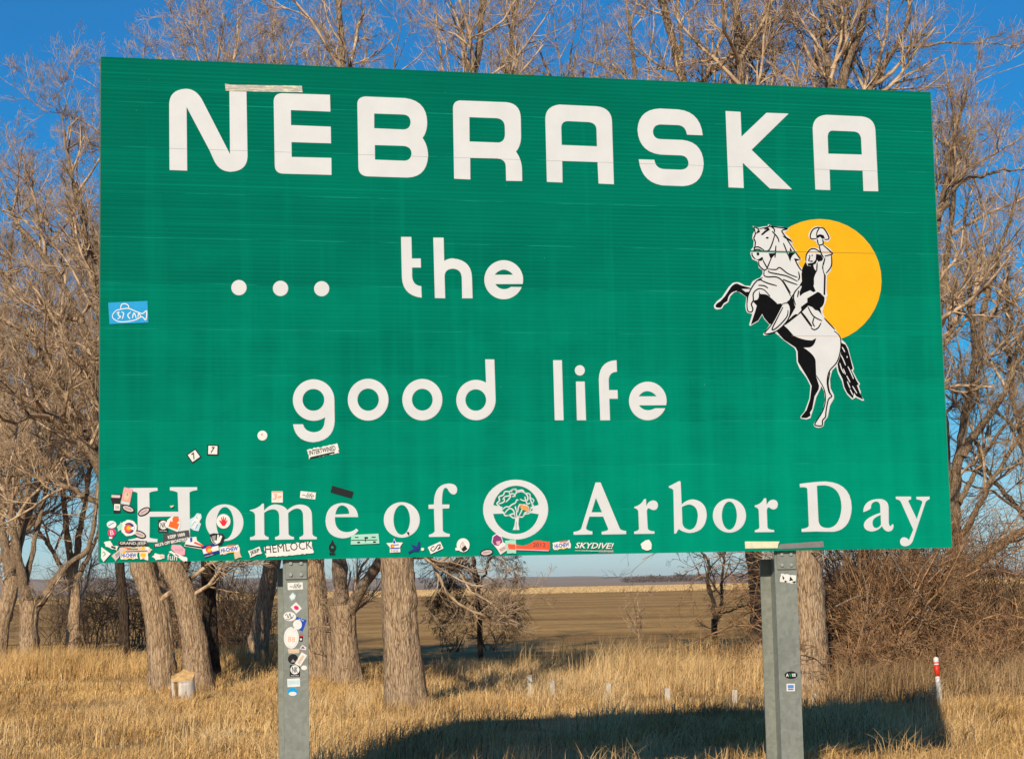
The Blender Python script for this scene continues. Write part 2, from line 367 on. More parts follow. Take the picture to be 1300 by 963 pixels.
letter(T_, '@971,488,160,161,12.7,-338.1 1030,547 1005,566* 970,566 925,562* 902,524', '897,447 930,407* 970,405 1015,407* 1047,447')
G_ = (360, 440, 4.3333)
letter(G_, '@165,293,114,114,0,-304 226,410 222,468* 165,470 115,465* 107,426 52,426 65,522* 165,525 278,515* 281,405', '@164,292,60,60,0,360')
letter(G_, '@465,291,112,115,0,360', '@465,291,59,61,0,360')
letter(G_, '@763,291,110,114,0,360', '@763,291,57,60,0,360')
letter(G_, '1109,69 1159,70 @1058,293,108,111,0,301', '@1057,293,57,59,0,360')
L_ = (680, 440, 6.5)
letter(L_, '144,111 216,111 230,606 157,606')
letter(L_, '332,287 404,287 415,606 340,606', '@364,195,41,43,0,360')
letter(L_, '667,111 670,206 605,210* 602,275 604,357 675,357 677,429 607,429 613,606 533,606 521,270 525,115*')
letter(L_, '@925,447,155,159,12.7,-338 985,507 955,523* 925,523 880,523* 852,483', '850,409 880,366* 920,366 965,368* 997,409')
for (x, y, r_) in ((303.3, 365.1, 9.7), (356.1, 366.1, 9.7), (408.3, 366.5, 9.6)):
    link('ellipsis_dot', fill('ellipsis_dot', [path('@%f,%f,%f,%f,0,360' % (x, y, r_, r_))], 0.0016, 0.0022), M['white'], sign)
H_ = (160, 600, 7.2222)
letter(H_, '30,138 288,136 290,163 222,170* 213,185 217,355 480,355 473,182 465,168* 402,160 402,130 652,130 652,157 590,165* 582,182 586,580 595,600* 650,605 650,630 405,632 405,606 465,600* 476,585 480,398 217,402 215,590 225,600* 288,605 288,634 20,634 20,610 95,600* 108,588 105,185 95,172* 30,165')
letter(H_, '@903,455,173,168,0,360', '@907,460,79,148,0,360')
I_ = (310, 600, 8.125)
letter(I_, '55,383 150,365* 185,316 203,316 205,388 260,325* 320,324 410,328* 445,383 510,325* 580,325 690,330* 698,430 703,630 712,655* 748,660 748,683 570,686 570,660 608,650* 612,630 607,430 600,368* 545,366 500,368* 453,415 457,630 465,652* 513,660 513,684 320,688 318,660 360,652* 364,632 361,440 355,375* 295,374 245,378* 205,412 207,630 215,655* 252,660 250,687 60,691 60,662 108,655* 114,635 112,440 110,400* 60,390')
letter(I_, '1175,455 935,455 930,600* 1050,610 1120,610* 1155,572 1178,592 1120,672* 1010,674 845,660* 838,495 845,320* 1010,308 1165,315*', '940,428 955,335* 1010,334 1080,345* 1083,422')
J_ = (470, 600, 9.631)
letter(J_, '@385,573,220,217,0,360', '@385,573,101,182,0,360')
letter(J_, '968,385 965,432 882,436 886,700 895,735* 972,745 970,778 718,782 718,755 775,740* 788,712 778,438 713,438 713,388 778,385 775,140* 955,129 1060,130* 1062,205 1060,262* 1015,263 975,255* 950,205 940,180* 915,182 875,190* 877,385')
K_ = (725, 600, 8.125)
letter(K_, '252,98 303,98 500,570 510,592* 568,598 566,630 315,634 315,605 385,598* 382,575 330,450 188,450 155,560 145,592* 220,602 218,633 25,637 25,607 95,598* 105,570', '255,258 318,405 210,405')
letter(K_, '650,350 725,330* 752,269 772,269 775,342 800,283* 850,283 893,288* 895,335 890,383* 850,383 825,380* 800,362 780,370* 780,400 790,570 795,598* 860,602 858,626 650,629 650,604 698,595* 700,575 693,400 690,372* 652,362')
N_ = (840, 600, 8.125)
letter(N_, '72,138 100,125* 178,84 194,88 205,325 260,272* 325,272 460,290* 464,435 455,610* 285,619 215,610* 175,577 160,600* 150,622 128,625 120,180 110,160* 74,152', '207,352 250,325* 290,325 370,340* 373,440 365,580* 285,586 215,570* 212,510')
letter(N_, '@698,440,171,175,0,360', '@697,440,78,145,0,360')
letter(N_, '958,335 1030,320* 1055,261 1077,261 1082,332 1105,276* 1150,275 1195,280* 1197,325 1192,375* 1150,376 1128,372* 1105,353 1082,362* 1083,390 1090,560 1095,585* 1160,588 1158,609 960,611 960,590 1005,580* 1008,560 1000,385 995,360* 960,350')
Y_ = (1000, 600, 6.842)
letter(Y_, '103,95 230,76* 330,74 550,85* 555,300 548,490* 400,510 330,511* 250,508 120,512 120,485 178,480* 183,455 170,140 165,118* 106,125', '252,112 275,107* 320,107 465,120* 467,300 455,470* 350,478 270,478* 266,410')
letter(Y_, '655,340 658,310 680,225* 800,225 872,230* 875,300 876,430 880,462* 893,462 905,455* 905,443 918,450 920,505* 875,508 840,508* 818,462 780,506* 725,508 660,500* 660,450 665,390* 805,345 803,290 800,248* 765,247 720,255* 722,300 720,320*', '806,365 735,390* 735,430 735,478* 770,478 800,470* 810,445')
letter(Y_, '937,205 1070,205 1070,230 1045,232* 1048,250 1120,400 1168,258 1172,235* 1118,230 1116,207 1232,205 1230,230 1205,235* 1195,258 1085,590 1065,636* 1015,636 975,632* 975,595 980,558* 1010,558 1040,562* 1052,585 1090,492 985,258 975,232* 940,228')

# ring with the tree
W_ = (590, 600, 10.0)
ring = link('tree_emblem', fill('tree_emblem', [path('@645,465,413,380,0,360', *W_), path('@650,468,294,306,0,360', *W_)], 0.0016, 0.0022), M['white'], sign)
for s_ in ('340,405 480,432 470,465 490,515 345,520', '955,400 850,430 865,465 825,505 950,525'):
    link('bar', fill('bar', [path(s_, *W_)], 0.0013, 0.0022), M['white'], ring)
link('trunk', fill('trunk', [path('625,540 650,470 655,560 690,540 678,600 678,660 692,724 610,724 630,670 640,610')], 0.0017, 0.0022) if False else
     fill('trunk', [path('628,545 648,560 650,470 660,470 664,560 700,530 684,590 680,650 692,724 655,722 656,620 650,620 650,722 608,724 630,670 640,600', *W_)], 0.0017, 0.0022), M['white'], ring)
def wp(s): return path(s, *W_)
crown = []
rr = random.Random(3)
pts = []
for i in range(27):                           # lumpy outline of the crown
    q = 2 * math.pi * i / 26; b_ = 1 + (0.07 if i % 2 else -0.05)
    pts.append((645 + 222 * b_ * math.cos(q), 388 + 172 * b_ * math.sin(q)))
crown.append([(590 + x / 10, 600 + y / 10) for x, y in pts])
for s_ in ('480,340 510,300 560,290 600,260 640,290 600,300', '520,370 560,330 580,290 560,250', '590,240 610,210 650,210 650,260 600,270',
           '660,250 720,235 780,270 800,310 790,350 740,350 700,330', '820,310 850,380 860,430 830,440', '470,470 520,430 560,430 600,400 640,380 660,340 680,350',
           '500,520 540,470 580,450 620,480 630,540', '540,545 600,520 620,520', '690,540 720,480 740,420 700,400 680,440 670,500', '740,550 770,500 820,490', '720,400 780,410 810,450 790,500', '640,420 650,470', '430,390 470,380 500,360 500,320', '760,300 790,390 830,380'):
    crown.append(wp(s_))
link('crown_lines', ribbon('crown_lines', crown, 1.7, 0.0028), M['white'], ring)
link('scuff', fill('scuff', [wp('700,395 750,410 800,425 815,455 800,485 760,475 710,450')], 0.0034, 0.0008), plain('orange scuff', (0.75, 0.33, 0.08)), ring)

# sun disc with horse and rider
cut7 = ((SEAM[7], 0.008), (SEAM[5], 0.0025))
disc = link('sun_disc', fill('sun_disc', [[(max(x, 986.0), y) for x, y in path('@1040.4,356.6,78.6,78.5,0,360')]], 0.0012, 0.0014, cuts=((SEAM[7], 0.0025),)), M['yellow'], sign)
P1, P2, P3 = (900, 270, 8.025), (900, 340, 8.025), (980, 420, 6.879)
sil = (path('444,135 500,152 560,140 598,138 600,118 640,135 740,145 805,158 812,172 765,205 815,250 850,295 862,318 832,305 870,370 900,400 887,418 920,460 948,475 918,495 905,520 938,560 960,575 975,520 985,440 1000,360* 1065,352 1110,365 1125,360 1105,335 1085,290 1060,278 1010,270* 1012,225 1040,140* 1105,138 1150,140* 1190,175 1240,240* 1235,270 1210,300 1170,290 1160,320 1200,345 1240,375 1265,420 1250,440 1255,520 1240,590 1200,640 1195,780 1205,850', *P1)
       + path('1192,300 1195,335 1165,400 1155,450 1180,510 1190,540 1280,612', *P2)
       + path('560,0 590,35 605,75 640,105 665,150 685,230 715,330 705,350 745,430 768,462 755,480 775,535 770,555 805,605 790,610 730,580 700,600 655,555 625,500 610,440 575,370 560,310 525,345 505,420 510,500 540,560 540,590 505,650 485,750 455,790 450,825 435,845* 400,845 365,840* 362,815 375,790* 410,750 445,680 462,600 455,530 430,480 420,510 385,580 360,680 340,740 335,760 300,772 250,765 248,745 285,700 325,590 335,480 300,410 240,330 215,270 210,180 195,150 100,80 30,20', *P3)
       + path('670,660 560,690 550,675 605,600 615,580 560,520 540,480 500,545 420,592 408,580 440,470 395,460 370,440* 370,380 380,300 340,270 290,240 255,250 215,290 195,350 150,380 130,415 85,425 45,420* 50,380 80,340 130,300 200,195 240,155 275,140* 310,150 365,180 420,185 440,140 480,115 520,100 545,60 545,30', *P2)
       + path('545,590 505,560 495,500 440,475 420,420 425,380 450,350 455,290 440,260 445,220 465,180', *P1))
horse = link('horse_and_rider', fill('horse_and_rider', [sil], 0.0032, 0.0016, cuts=cut7), M['white'], sign)
def blot(*pieces, mat='ink', z=0.0046):
    lp = []
    for s_, P_ in pieces: lp += path(s_, *P_)
    link('ink_patch' if mat == 'ink' else 'white_patch', fill('ink_patch', [lp], z, 0.0008, cuts=cut7), M[mat], horse)
blot(('420,205 330,180 285,160 250,160* 220,200 160,290 115,340 60,370* 65,395 75,410* 120,405 150,360 185,340 195,300 215,245* 280,235 325,255 385,300 395,270 410,245 370,245 330,215 420,215', P2))
blot(('510,235 520,265 575,270 600,280 680,350 695,368 735,362 740,375 690,480 640,570 615,575 560,510 540,468 500,535 425,580 440,530 470,440 485,385 445,340 465,330 490,325 505,300', P2))
blot(('745,600 760,585 800,620 860,690 960,740* 1050,738 1090,715 1075,800* 1020,810 960,812 1075,880* 1085,950', P2),
     ('380,285 385,400 410,480 405,510 370,570 350,680 330,710 335,740 300,760 255,758 255,745 300,690 330,600 345,480 310,410 225,270 222,180 205,145 100,75', P3), ('690,650 720,620', P2))
blot(('985,500 1000,540 1030,545 1060,530 1070,570 1095,600 1060,660* 1060,740 1085,800 1060,810 1030,790 960,820 925,850 920,810 945,750 920,740 945,700 940,620 950,590', P1))
blot(('1000,310 1050,280 1105,245 1130,255 1175,300 1180,380* 1130,410 1145,470 1170,510 1150,480 1110,435 1080,430 1050,400 1010,385 940,455 820,550 780,580 760,578 850,490 880,470 900,475 940,430 935,400 945,390 1000,350', P2))
blot(('860,260 850,300 870,380 880,400 830,490 808,525 825,420 820,370 790,345 815,330 830,300', P2))
blot(('1160,500 1165,590 1175,620 1188,640 1182,840 1165,835 1170,640 1150,560', P1))
blot(('1090,420 1140,430 1160,470 1150,490 1110,500 1100,480 1085,520 1040,540 1010,540 1000,520 1020,515 1060,510 1085,480', P1))
blot(('1090,235 1130,220 1165,230 1180,265 1150,265 1130,245 1095,265', P1))
blot(('800,430 820,400 825,350 850,400 880,410 850,435 835,460 825,500', P1))
blot(('740,235 790,250 830,275 855,308 820,290 770,260', P1))
blot(('865,465 935,478 895,490 880,505', P1))
blot(('470,220 490,190 520,180 515,200', P1)); blot(('525,225 560,190 600,160 620,175 580,200 545,230', P1))
blot(('@592,257,15,9,0,360', P1)); blot(('@497,421,14,16,0,360', P1))
blot(('465,470 500,478 540,450 552,470 530,492 505,490', P1))
blot(('605,415 685,412 640,460 600,560 590,550 625,470', P1))
blot(('595,100 640,120 660,160 680,230 705,330 690,340 735,430 755,465 740,475 765,540 795,600 735,570 715,540 705,590 655,540 630,490 615,420 580,350 570,290 600,200', P3))
def pl(P_, *ss): return [path(s_, *P_) for s_ in ss]
ink = pl(P1, '455,145 470,215 455,260 470,300 465,350 455,385', '455,145 500,165 495,190', '610,130 660,165 665,200', '510,165 590,150 620,140 700,150 800,165 740,185 780,250 830,330 880,405',
         '880,405 930,475', '870,470 905,540 940,590', '670,220 640,320 605,385 560,390', '640,190 665,215 700,260 712,302', '450,360 500,350 560,385', '450,385 500,375 550,400', '436,405 440,440 470,475',
         '505,490 510,540 560,585 590,570', '545,480 580,545 600,575', '600,575 680,580 720,560 800,620 900,660', '600,590 620,610 720,630 800,650 900,700', '560,590 560,640 600,655 680,655 740,690 800,790 830,850',
         '750,680 800,700 900,735', '750,690 830,820', '530,690 600,720 690,745', '500,740 560,745 600,770', '545,660 480,700 430,770 395,850 385,930', '755,310 780,370 800,430', '680,335 675,400 670,460',
         '985,500 990,430 1030,375 1080,370 1140,410', '1016,440 1030,444', '1042,436 1056,436', '1028,450 1014,485 1024,494', '1028,500 1040,494 1056,498', '1120,330 1135,400 1165,460', '1160,330 1240,400 1252,422 1175,445',
         '1245,430 1245,540 1190,620', '1180,460 1160,540', '1095,265 1040,265 1030,230 1060,170 1120,152 1098,200 1095,240', '1120,152 1170,165 1215,240 1215,270 1175,275', '1100,270 1112,330', '1155,270 1160,320 1112,332',
         '1100,510 1095,600', '985,505 960,560 945,600', '910,600 920,660 905,690', '1062,670 1060,740', '610,180 600,160 560,170') \
    + pl(P2, '388,300 385,380 395,440 430,450 445,420 430,370 450,330 450,260 500,215 560,225 620,290', '750,365 640,570 565,668 680,648 780,560 825,470 825,400 800,360 750,365', '752,400 690,520 640,630 700,600 790,500 803,430',
         '1005,395 1060,490 1150,540', '1035,610 1070,630 1110,610 1140,560', '1070,500 1055,560 1075,600', '930,180 870,250 860,310 880,380', '912,230 900,300', '1170,510 1280,628', '540,120 480,130', '1060,90 1062,180') \
    + pl(P3, '540,0 585,40 600,100 590,200 560,280 500,350 480,440 495,530 520,570 490,600 470,700 465,750 440,780 435,825 385,825 375,805 440,700 465,600 450,500 385,390', '505,360 488,450 500,530 524,570')
link('ink_lines', ribbon('ink_lines', ink, 1.65, 0.0052), M['ink'], horse)
link('ink_strap', ribbon('ink_strap', pl(P2, '935,450 985,515 1045,600'), 3.0, 0.0053), M['ink'], horse)
link('white_streaks', ribbon('white_streaks', pl(P3, '610,140 635,185', '600,210 620,250 640,300', '590,280 605,330 625,370', '660,310 685,360 710,420', '650,390 680,450', '700,480 740,545', '652,220 655,235', '620,330 640,380', '680,510 705,560', '655,440 680,500'), 1.3, 0.0056), M['white'], horse)

link('seam_line', ribbon('seam_line', [[(952, 319.2), (980, 319.8), (1011, 320.6)]], 1.5, 0.0060), plain('green seam', (0.0, .2, .13)), horse)

# posts
def ibeam(name, cx_, y0, y1, parts):
    o = empty(name, (cx_, 0, 0)); return o
FW, FD, FT = 0.165, 0.30, 0.016
M['bolt'] = plain('bolt heads', (0.36, 0.37, 0.34), 0.5)
for (px, py, bw) in ((375.5, 790, 0.17), (1000.0, 790, 0.165)):
    cx_, _ = S(px, py, -0.06); zf = -0.056                        # front face of the flange
    yb = S(px, 720, -0.06)[1] if px < 600 else S(px, 709, -0.3)[1]
    post = empty('post', (cx_, 0, 0)); post.parent = sign
    lo, hi = -0.6, Z0 + SH - 0.05
    link('front_flange', box_mesh('front_flange', -FW / 2, FW / 2, lo, hi, zf - FT, zf, 0.002), M['galv'], post)
    link('web', box_mesh('web', -0.006, 0.006, lo, yb, zf - FD + FT + .001, zf - FT - .001), M['galv'], post)
    link('back_flange', box_mesh('back_flange', -FW / 2, FW / 2, lo, yb, zf - FD, zf - FD + FT, 0.002), M['galv'], post)
    link('upper_web', box_mesh('upper_web', -0.006, 0.006, yb + 0.06, hi, zf - FD + FT + .001, zf - FT - .001), M['galv'], post)
    link('upper_back_flange', box_mesh('upper_back_flange', -FW / 2, FW / 2, yb + 0.06, hi, zf - FD, zf - FD + FT, 0.002), M['galv'], post)
    pb = Z0 - 0.13
    pl_ = link('hinge_plate', box_mesh('hinge_plate', -0.068, 0.075, pb, Z0 + 0.15, zf + .0005, zf + 0.012, 0.002), M['galv'], post)
    for bx in (-0.035, 0.035):
        for by in (pb + 0.03, pb + 0.105):
            bm = bmesh.new(); bmesh.ops.create_cone(bm, cap_ends=True, segments=6, radius1=0.013, radius2=0.013, depth=0.012)
            bmesh.ops.bevel(bm, geom=bm.edges[:], offset=0.002, segments=1, affect='EDGES')
            me = bpy.data.meshes.new('bolt'); bm.to_mesh(me); bm.free()
            b_ = link('bolt', me, M['bolt'], post); b_.location = (bx, by, zf + 0.018)
for k in (0.5, 1.7, 2.9):                                          # stringers on the back of the panels
    link('stringer', box_mesh('stringer', -SW / 2 + .05, SW / 2 - .05, Z0 + k, Z0 + k + 0.05, -0.0555, -0.0502), M['galv'], sign)

# tape pieces on the face
def piece(name, loop, mat, z=0.0042, thick=0.0008, label=None):
    o = link(name, fill(name, [loop], z, thick), mat, sign)
    if label: o['label'] = label
    return o
piece('tape', path('427,82 470,90 915,96 920,138 560,132 432,127', *A_), M['tape'], 0.0046, label='torn cream and grey tape over the top of a letter')
o = piece('tape', path('856,706 1215,706 1200,735 1195,775 860,778', *N_), M['cream'], 0.0040, label='cream tape strip near the lower edge')
piece('tape', [(988, 694), (990, 690.5), (1044.5, 686.5), (1045.8, 694.2), (988.5, 696.6)], M['tape_dark'], 0.0043)

# ------------------------------------------------------------------ stickers
PAL = {'w': (0.75, 0.74, 0.70), 'k': (0.012, 0.012, 0.013), 'o': (0.80, 0.13, 0.015), 'oo': (0.80, 0.36, 0.20), 'r': (0.72, 0.02, 0.035), 'b': (0.015, 0.06, 0.42), 'lb': (0.50, 0.68, 0.74),
       'cy': (0.01, 0.32, 0.66), 'pk': (0.76, 0.36, 0.44), 'mg': (0.68, 0.02, 0.16), 'y': (0.80, 0.48, 0.01), 'gr': (0.30, 0.30, 0.30), 'dg': (0.06, 0.06, 0.062), 'mint': (0.35, 0.66, 0.53), 'pu': (0.22, 0.04, 0.17),
       'tan': (0.66, 0.50, 0.36), 'nv': (0.012, 0.03, 0.20), 'gn': (0.01, 0.25, 0.15), 'bl2': (0.10, 0.25, 0.62), 'rose': (0.62, 0.50, 0.48), 'rd': (0.80, 0.10, 0.035)}
PM = {}
def pm(k):
    if k not in PM: PM[k] = plain('vinyl ' + k, PAL[k], 0.45, 0.06, 25)
    return PM[k]
zlift = [0.0050]
def rot(lp, cx_, cy_, ang):
    ca, sa = math.cos(R(ang)), math.sin(R(ang)); return [(cx_ + x * ca - y * sa, cy_ + x * sa + y * ca) for x, y in lp]
def rect(cx_, cy_, w, h, ang=0):
    return rot([(-w / 2, -h / 2), (w / 2, -h / 2), (w / 2, h / 2), (-w / 2, h / 2)], cx_, cy_, ang)
def ell(cx_, cy_, rx, ry=None, ang=0):
    ry = rx if ry is None else ry
    return rot([(rx * math.cos(q), ry * math.sin(q)) for q in np.linspace(0, 2 * math.pi, 25)[:-1]], cx_, cy_, ang)
def torn(lp, amt=0.7, seed=0):
    r_ = random.Random(seed); out = []
    for i, p in enumerate(lp):
        q = lp[(i + 1) % len(lp)]; n_ = max(1, int(math.hypot(q[0] - p[0], q[1] - p[1]) / 2.2))
        for k in range(n_):
            u = k / n_; out.append((p[0] + (q[0] - p[0]) * u + r_.uniform(-amt, amt), p[1] + (q[1] - p[1]) * u + r_.uniform(-amt, amt)))
    return out
def sticker(label, base, colour, marks=(), texts=(), lines=(), off=0.0, base_z=None):
    z = zlift[0] if base_z is None else base_z
    zlift[0] += 0.00012
    zz = z + off
    o = link('sticker', fill('sticker', [base], zz, 0.0005, off=off), pm(colour), sign); o['label'] = label
    k = 1
    for c_, lp in marks:
        k += 1; link('mark', fill('mark', [lp], zz + 0.0003 * k, 0.0002, off=off), pm(c_), o)
    for c_, ss, w in lines:
        k += 1; link('line', ribbon('line', ss, w, zz + 0.0003 * k, off=off), pm(c_), o)
    for (c_, s_, x, y, w, h, ang, *rest) in texts:
        k += 1; link('lettering', text_mesh('lettering', s_, x, y, w, h, ang, zz + 0.0003 * k, *(rest[:1] or (0.0,)), off=off, bold=(rest[1] if len(rest) > 1 else 0.0)), pm(c_), o)
    return o
# blue one on the left edge with a fish-shaped blimp drawn in outline
sticker('blue sticker with white outlined blimp doodle', [(137.3, 384.2), (187.2, 382), (188.4, 409.5), (139, 411.5)], 'cy',
        lines=[('w', [[(142.5, 400), (147, 394.5), (154, 392.5), (163, 391.6), (174, 396), (181, 398), (186, 394.5), (185, 406), (180, 402), (172, 406), (160, 408.3), (150, 408), (143.5, 404), (142.5, 400)],
                      [(153, 392.5), (154, 387), (158, 385.5), (162.5, 387.5), (163.5, 392)], [(148, 398), (151, 396), (150, 400), (153, 402), (149, 405)], [(154, 396), (157, 398), (155, 405)], [(166, 396), (162, 400), (165, 405)], [(168, 404), (170, 397), (173, 404)], [(175, 403), (176, 398), (179, 402)]], 1.35)])
for (x, y, an, lb) in ((246, 578.5, -35, 'tilted white square sticker with a black 7'), (270, 571, 2, 'upright white square sticker with a black 7')):
    sticker(lb, rect(x, y, 14.5, 13.5, an), 'k', [('w', rect(x, y, 11.5, 10.6, an))], [('k', '7', x, y, 5.6, 8, an, 0.3, 0.03)])
sticker('small round white sticker with a pink dot', ell(333, 552.7, 6.3), 'w', [('pk', ell(332.4, 551.3, 1.5))])
sticker('torn black and white lettered sticker under the letter g', torn(rect(410, 572.5, 39, 11.5, -11), .9, 1), 'w', [('k', rect(409, 577.5, 32, 2, -13))], [('k', 'INTERTWINED', 409, 571.5, 34, 6.2, -11, 0, 0.02)])
sticker('white square sticker with orange lettering', rect(351.8, 630.4, 14.2, 14.4, 0), 'w', [('oo', rect(351.8, 624.3, 13.6, 1.6))], [('oo', '3g', 351.8, 631.4, 11.5, 10, 0, .2, .03)])
sticker('white strip sticker with black script above the m', rect(390.8, 628.3, 19.6, 8.8, 6), 'w', (), [('k', '~life', 390.8, 628.3, 15, 6.4, 8, .4)])
sticker('blank black strip sticker above the e', rect(434, 624.2, 28, 8.6, 16), 'k')
# bottle, can and pink shapes by the H
sticker('black bottle shaped sticker with white label', path('140,632 146,627 160,627 163,631 152,634 153,650 151,651 144,651 143,640'.replace(' ', ' ')), 'k', [('w', rect(148.5, 643.5, 7.5, 8, 3)), ('rose', rect(147, 629.8, 11, 3.4, 2))], [('k', 'XIII', 148.5, 643.6, 5, 4.5, 3)])
sticker('pastel can shaped sticker', rect(160.8, 629.8, 11.5, 21.5, 12), 'pk', [('oo', rect(160.8, 630, 9, 14, 12)), ('lb', rect(159, 638.2, 10, 3, 12)), ('tan', ell(160.8, 629.5, 3.4, 5.2, 12))], [('b', 'A', 161.6, 627.3, 2.6, 3.2, 12)])
for (x, y, an, lb) in ((162.6, 645.5, 20, 'oval dark edged sticker below the pastel can'), (182.8, 649.2, -30, 'oval dark edged sticker across the letter H'), (177.2, 678, 22, 'oval dark edged sticker at the foot of the H'), (617.5, 701, -10, 'oval dark edged sticker on the bottom edge')):
    sticker(lb, ell(x, y, 8.6, 4.6, an), 'k', [('rose', ell(x, y, 7, 3, an))], [('k', 'mmm', x, y, 9, 2, an)])
sticker('round white sticker with a blue wave', ell(141.6, 665.5, 6.1, 4.8), 'w', (), (), [('cy', [[(137, 667.5), (141, 665), (145, 663)]], 1.2)])
sticker('small round magenta sticker', ell(142, 675.7, 5.2), 'mg', [('w', rect(140.5, 682.3, 4, 2.6, 0))], [('w', 'B', 142, 675.6, 4.5, 6, -10)])
sticker('white round sticker with state flag colours', torn(ell(163.5, 669.8, 10.2, 10.4), .5, 4), 'w', [('nv', ell(163.6, 670, 7, 6.9)), ('w', path('158,665 163,670 158,675 154,670')), ('rd', ell(162.5, 670.4, 5, 5.1)), ('w', path('163.5,670 170,667.5 170,673')), ('y', ell(163.2, 670, 2.6))])
sticker('pale torn sticker scrap beside the flag sticker', torn(path('148,668 154,662 156,672 150,674'), .6, 5), 'mint')
sticker('black square sticker with a white monogram ring', rect(207, 667.4, 12.4, 15.8, 1), 'k', [('w', ell(207.2, 666, 5.5))], [('k', 'NK', 207.2, 666, 7, 7, 0, 0, .02), ('w', 'NATURAL', 207.2, 673.6, 9.5, 1.5, 0)])
sticker('white and orange sticker of a round head on a block', path('212,660 218,655 228,658 228.5,669 225.5,675 211,669'), 'w', [('o', ell(222.9, 659.3, 4.3)), ('o', rect(220.5, 666.3, 12, 7.6, 17))])
sticker('pale blue cartoon hand sticker', path('241,664 240,659 246,656 250,651 255,652 256,657 253,662 255,665 252,674 246,673 241,670'), 'lb', [('w', path('243,663 249,655 254,654 253,661 249,667 247,671 243,669'))], (), [('bl2', [[(249, 656), (251, 658)]], 1.0), ('cy', [[(243, 668), (247, 662), (249, 663)], [(248, 671), (251, 665)]], .7)])
sticker('round white sticker with a red hand', ell(283.6, 661.4, 8.9, 9.3), 'w', [('r', path('282,667 279.5,663 277.8,660.6 278.6,660 281,661.4 280.6,656.5 281.6,656.2 282.6,660 283,655.4 284.1,655.4 284.3,660 286,656.4 287,656.8 286.2,661.6 288.3,659.7 289,660.2 286.6,665 284.6,667.5'))])
sticker('slanted black bumper sticker with two lines of white capitals', [(206.8, 677.2), (239.4, 672.4), (241, 684.2), (195.2, 694.6), (194.6, 689.3), (206.9, 686.8)], 'dg', (), [('w', 'KEEP 1000', 223.8, 679.7, 22, 4.4, -11, 0, .03), ('w', "MILE'R OFF BROADWAY", 218, 687.5, 43, 4.2, -12, 0, .03)])
sticker('white shoe shaped sticker with stripes', path('239,682 249,681 250,686 258,692 257,697 234,693 235,689'), 'w', [('k', path('235,690.5 257,694 257,696 235,692.6')), ('b', path('241,682 244,682 244,687 241.5,688')), ('rd', path('247,687 258,691.5 257.5,693.5 246,689.5'))])
sticker('black sticker with a white pointing hand', path('266,678 271,676.4 283,677.5 285.6,682 281,691.5 274,692 267,687'), 'k', [('w', path('276,678 278,679 277,683 280,679 282,680.5 279,688 275,690.5 271,687 273,685 275,686')), ('gr', path('269,680 274,679 273,686 270,687')), ], (), [('w', [[(267.5, 681), (269, 687), (274, 691)]], .7)])
sticker('state flag sticker with red C and gold disc', path('255.3,693 276,688.5 278,701 259.8,708'), 'nv', [('w', path('256.5,696.8 277,692 277.8,698 258.3,703')), ('rd', ell(265.5, 697, 4.6, 4.6)), ('w', path('266,697 271,694 271,700')), ('y', ell(265.3, 698, 2.4))], [('w', 'colorado', 265, 704.5, 11, 1.8, -16)])
for (x, y, an, w, lb) in ((291, 697, -8, 25, 'torn candy wrapper sticker with blue capitals beside the flag sticker'), (163.5, 704.5, 0, 22, 'torn candy wrapper sticker with blue capitals under the black banner'), (712.8, 691.8, -9, 22, 'intact candy wrapper sticker with blue capitals under the tree ring')):
    sticker(lb, torn(rect(x, y, w, 9.5, an), .7, int(x)), 'w', [('rd', path('%f,%f %f,%f %f,%f %f,%f' % (x - 4, y - 5, x + 6, y - 6, x + 8, y - 4.5, x - 2, y - 3.5))), ('y', rect(x, y + 4.0, w * .6, 1, an))], [('b', 'HI-CHEW', x, y, w - 3, 5.4, an, .1, .03)])
sticker('pale torn scrap below the flag sticker', torn(path('297,701 303,699 307,707 298,709'), .5, 9), 'tan')
sticker('pink sticker with grey lettering', path('218,691 229,691.5 235,697 234.5,704 228,705 221,700 217,696'), 'pk', (), [('gr', '1620', 227, 697.3, 10, 3.6, 0)])
sticker('white torn strip below the pink sticker', torn(path('214,700 217,699 237,707 238,712 233,712'), .6, 12), 'w', (), (), [('k', [[(222, 703), (227, 706)]], 1.0)])
sticker('white cut vinyl lettering at the bottom edge', rect(221, 706, .6, 7), 'w', (), [('w', 'fun', 218.5, 706.8, 12.5, 8, 2)])
sticker('torn white and tan scrap at the bottom edge', torn(path('193,706 197,702 208,704 209,708 198,711'), .7, 14), 'w', [('tan', rect(205.5, 706, 5, 3, -8))])
sticker('white scrap with gold patch', torn(path('176,701 188,700 187.5,711 182,709.5 178,710'), .7, 15), 'w', [('y', rect(181.5, 704, 7, 4.6, 4)), ('oo', rect(182, 708, 3, 2.6))])
sticker('black banner sticker with outlined lettering', torn(path('150,686.5 170,685.6 186,686.4 188,691 184,693 152,694 149.5,691'), .5, 16), 'dg', [('k', rect(168, 690, 34, 5.6, 1))], [('w', 'GRAND-JEEP', 168.5, 689.8, 33, 4.6, 1, 0, .01)])
sticker('striped strip of layered stickers below the black banner', torn(path('152,694.5 188,693 193,697 191,701 162,700.5 150,699'), .6, 17), 'tan', [('gn', rect(168, 696.8, 14, 1.6, 0)), ('rd', rect(162, 695.2, 8, 1.2, 4)), ('k', rect(172, 699.4, 30, .9, -2)), ('y', ell(181.5, 695.3, 2)), ('w', rect(187, 696, 5, 4, 10))])
sticker('white torn scrap left of the black banner', torn(path('132,688 140,686 143,692 150,693 148,698 140,695 134,693'), .7, 18), 'w', [('k', rect(144, 694.5, 6, 2.4, 20))])
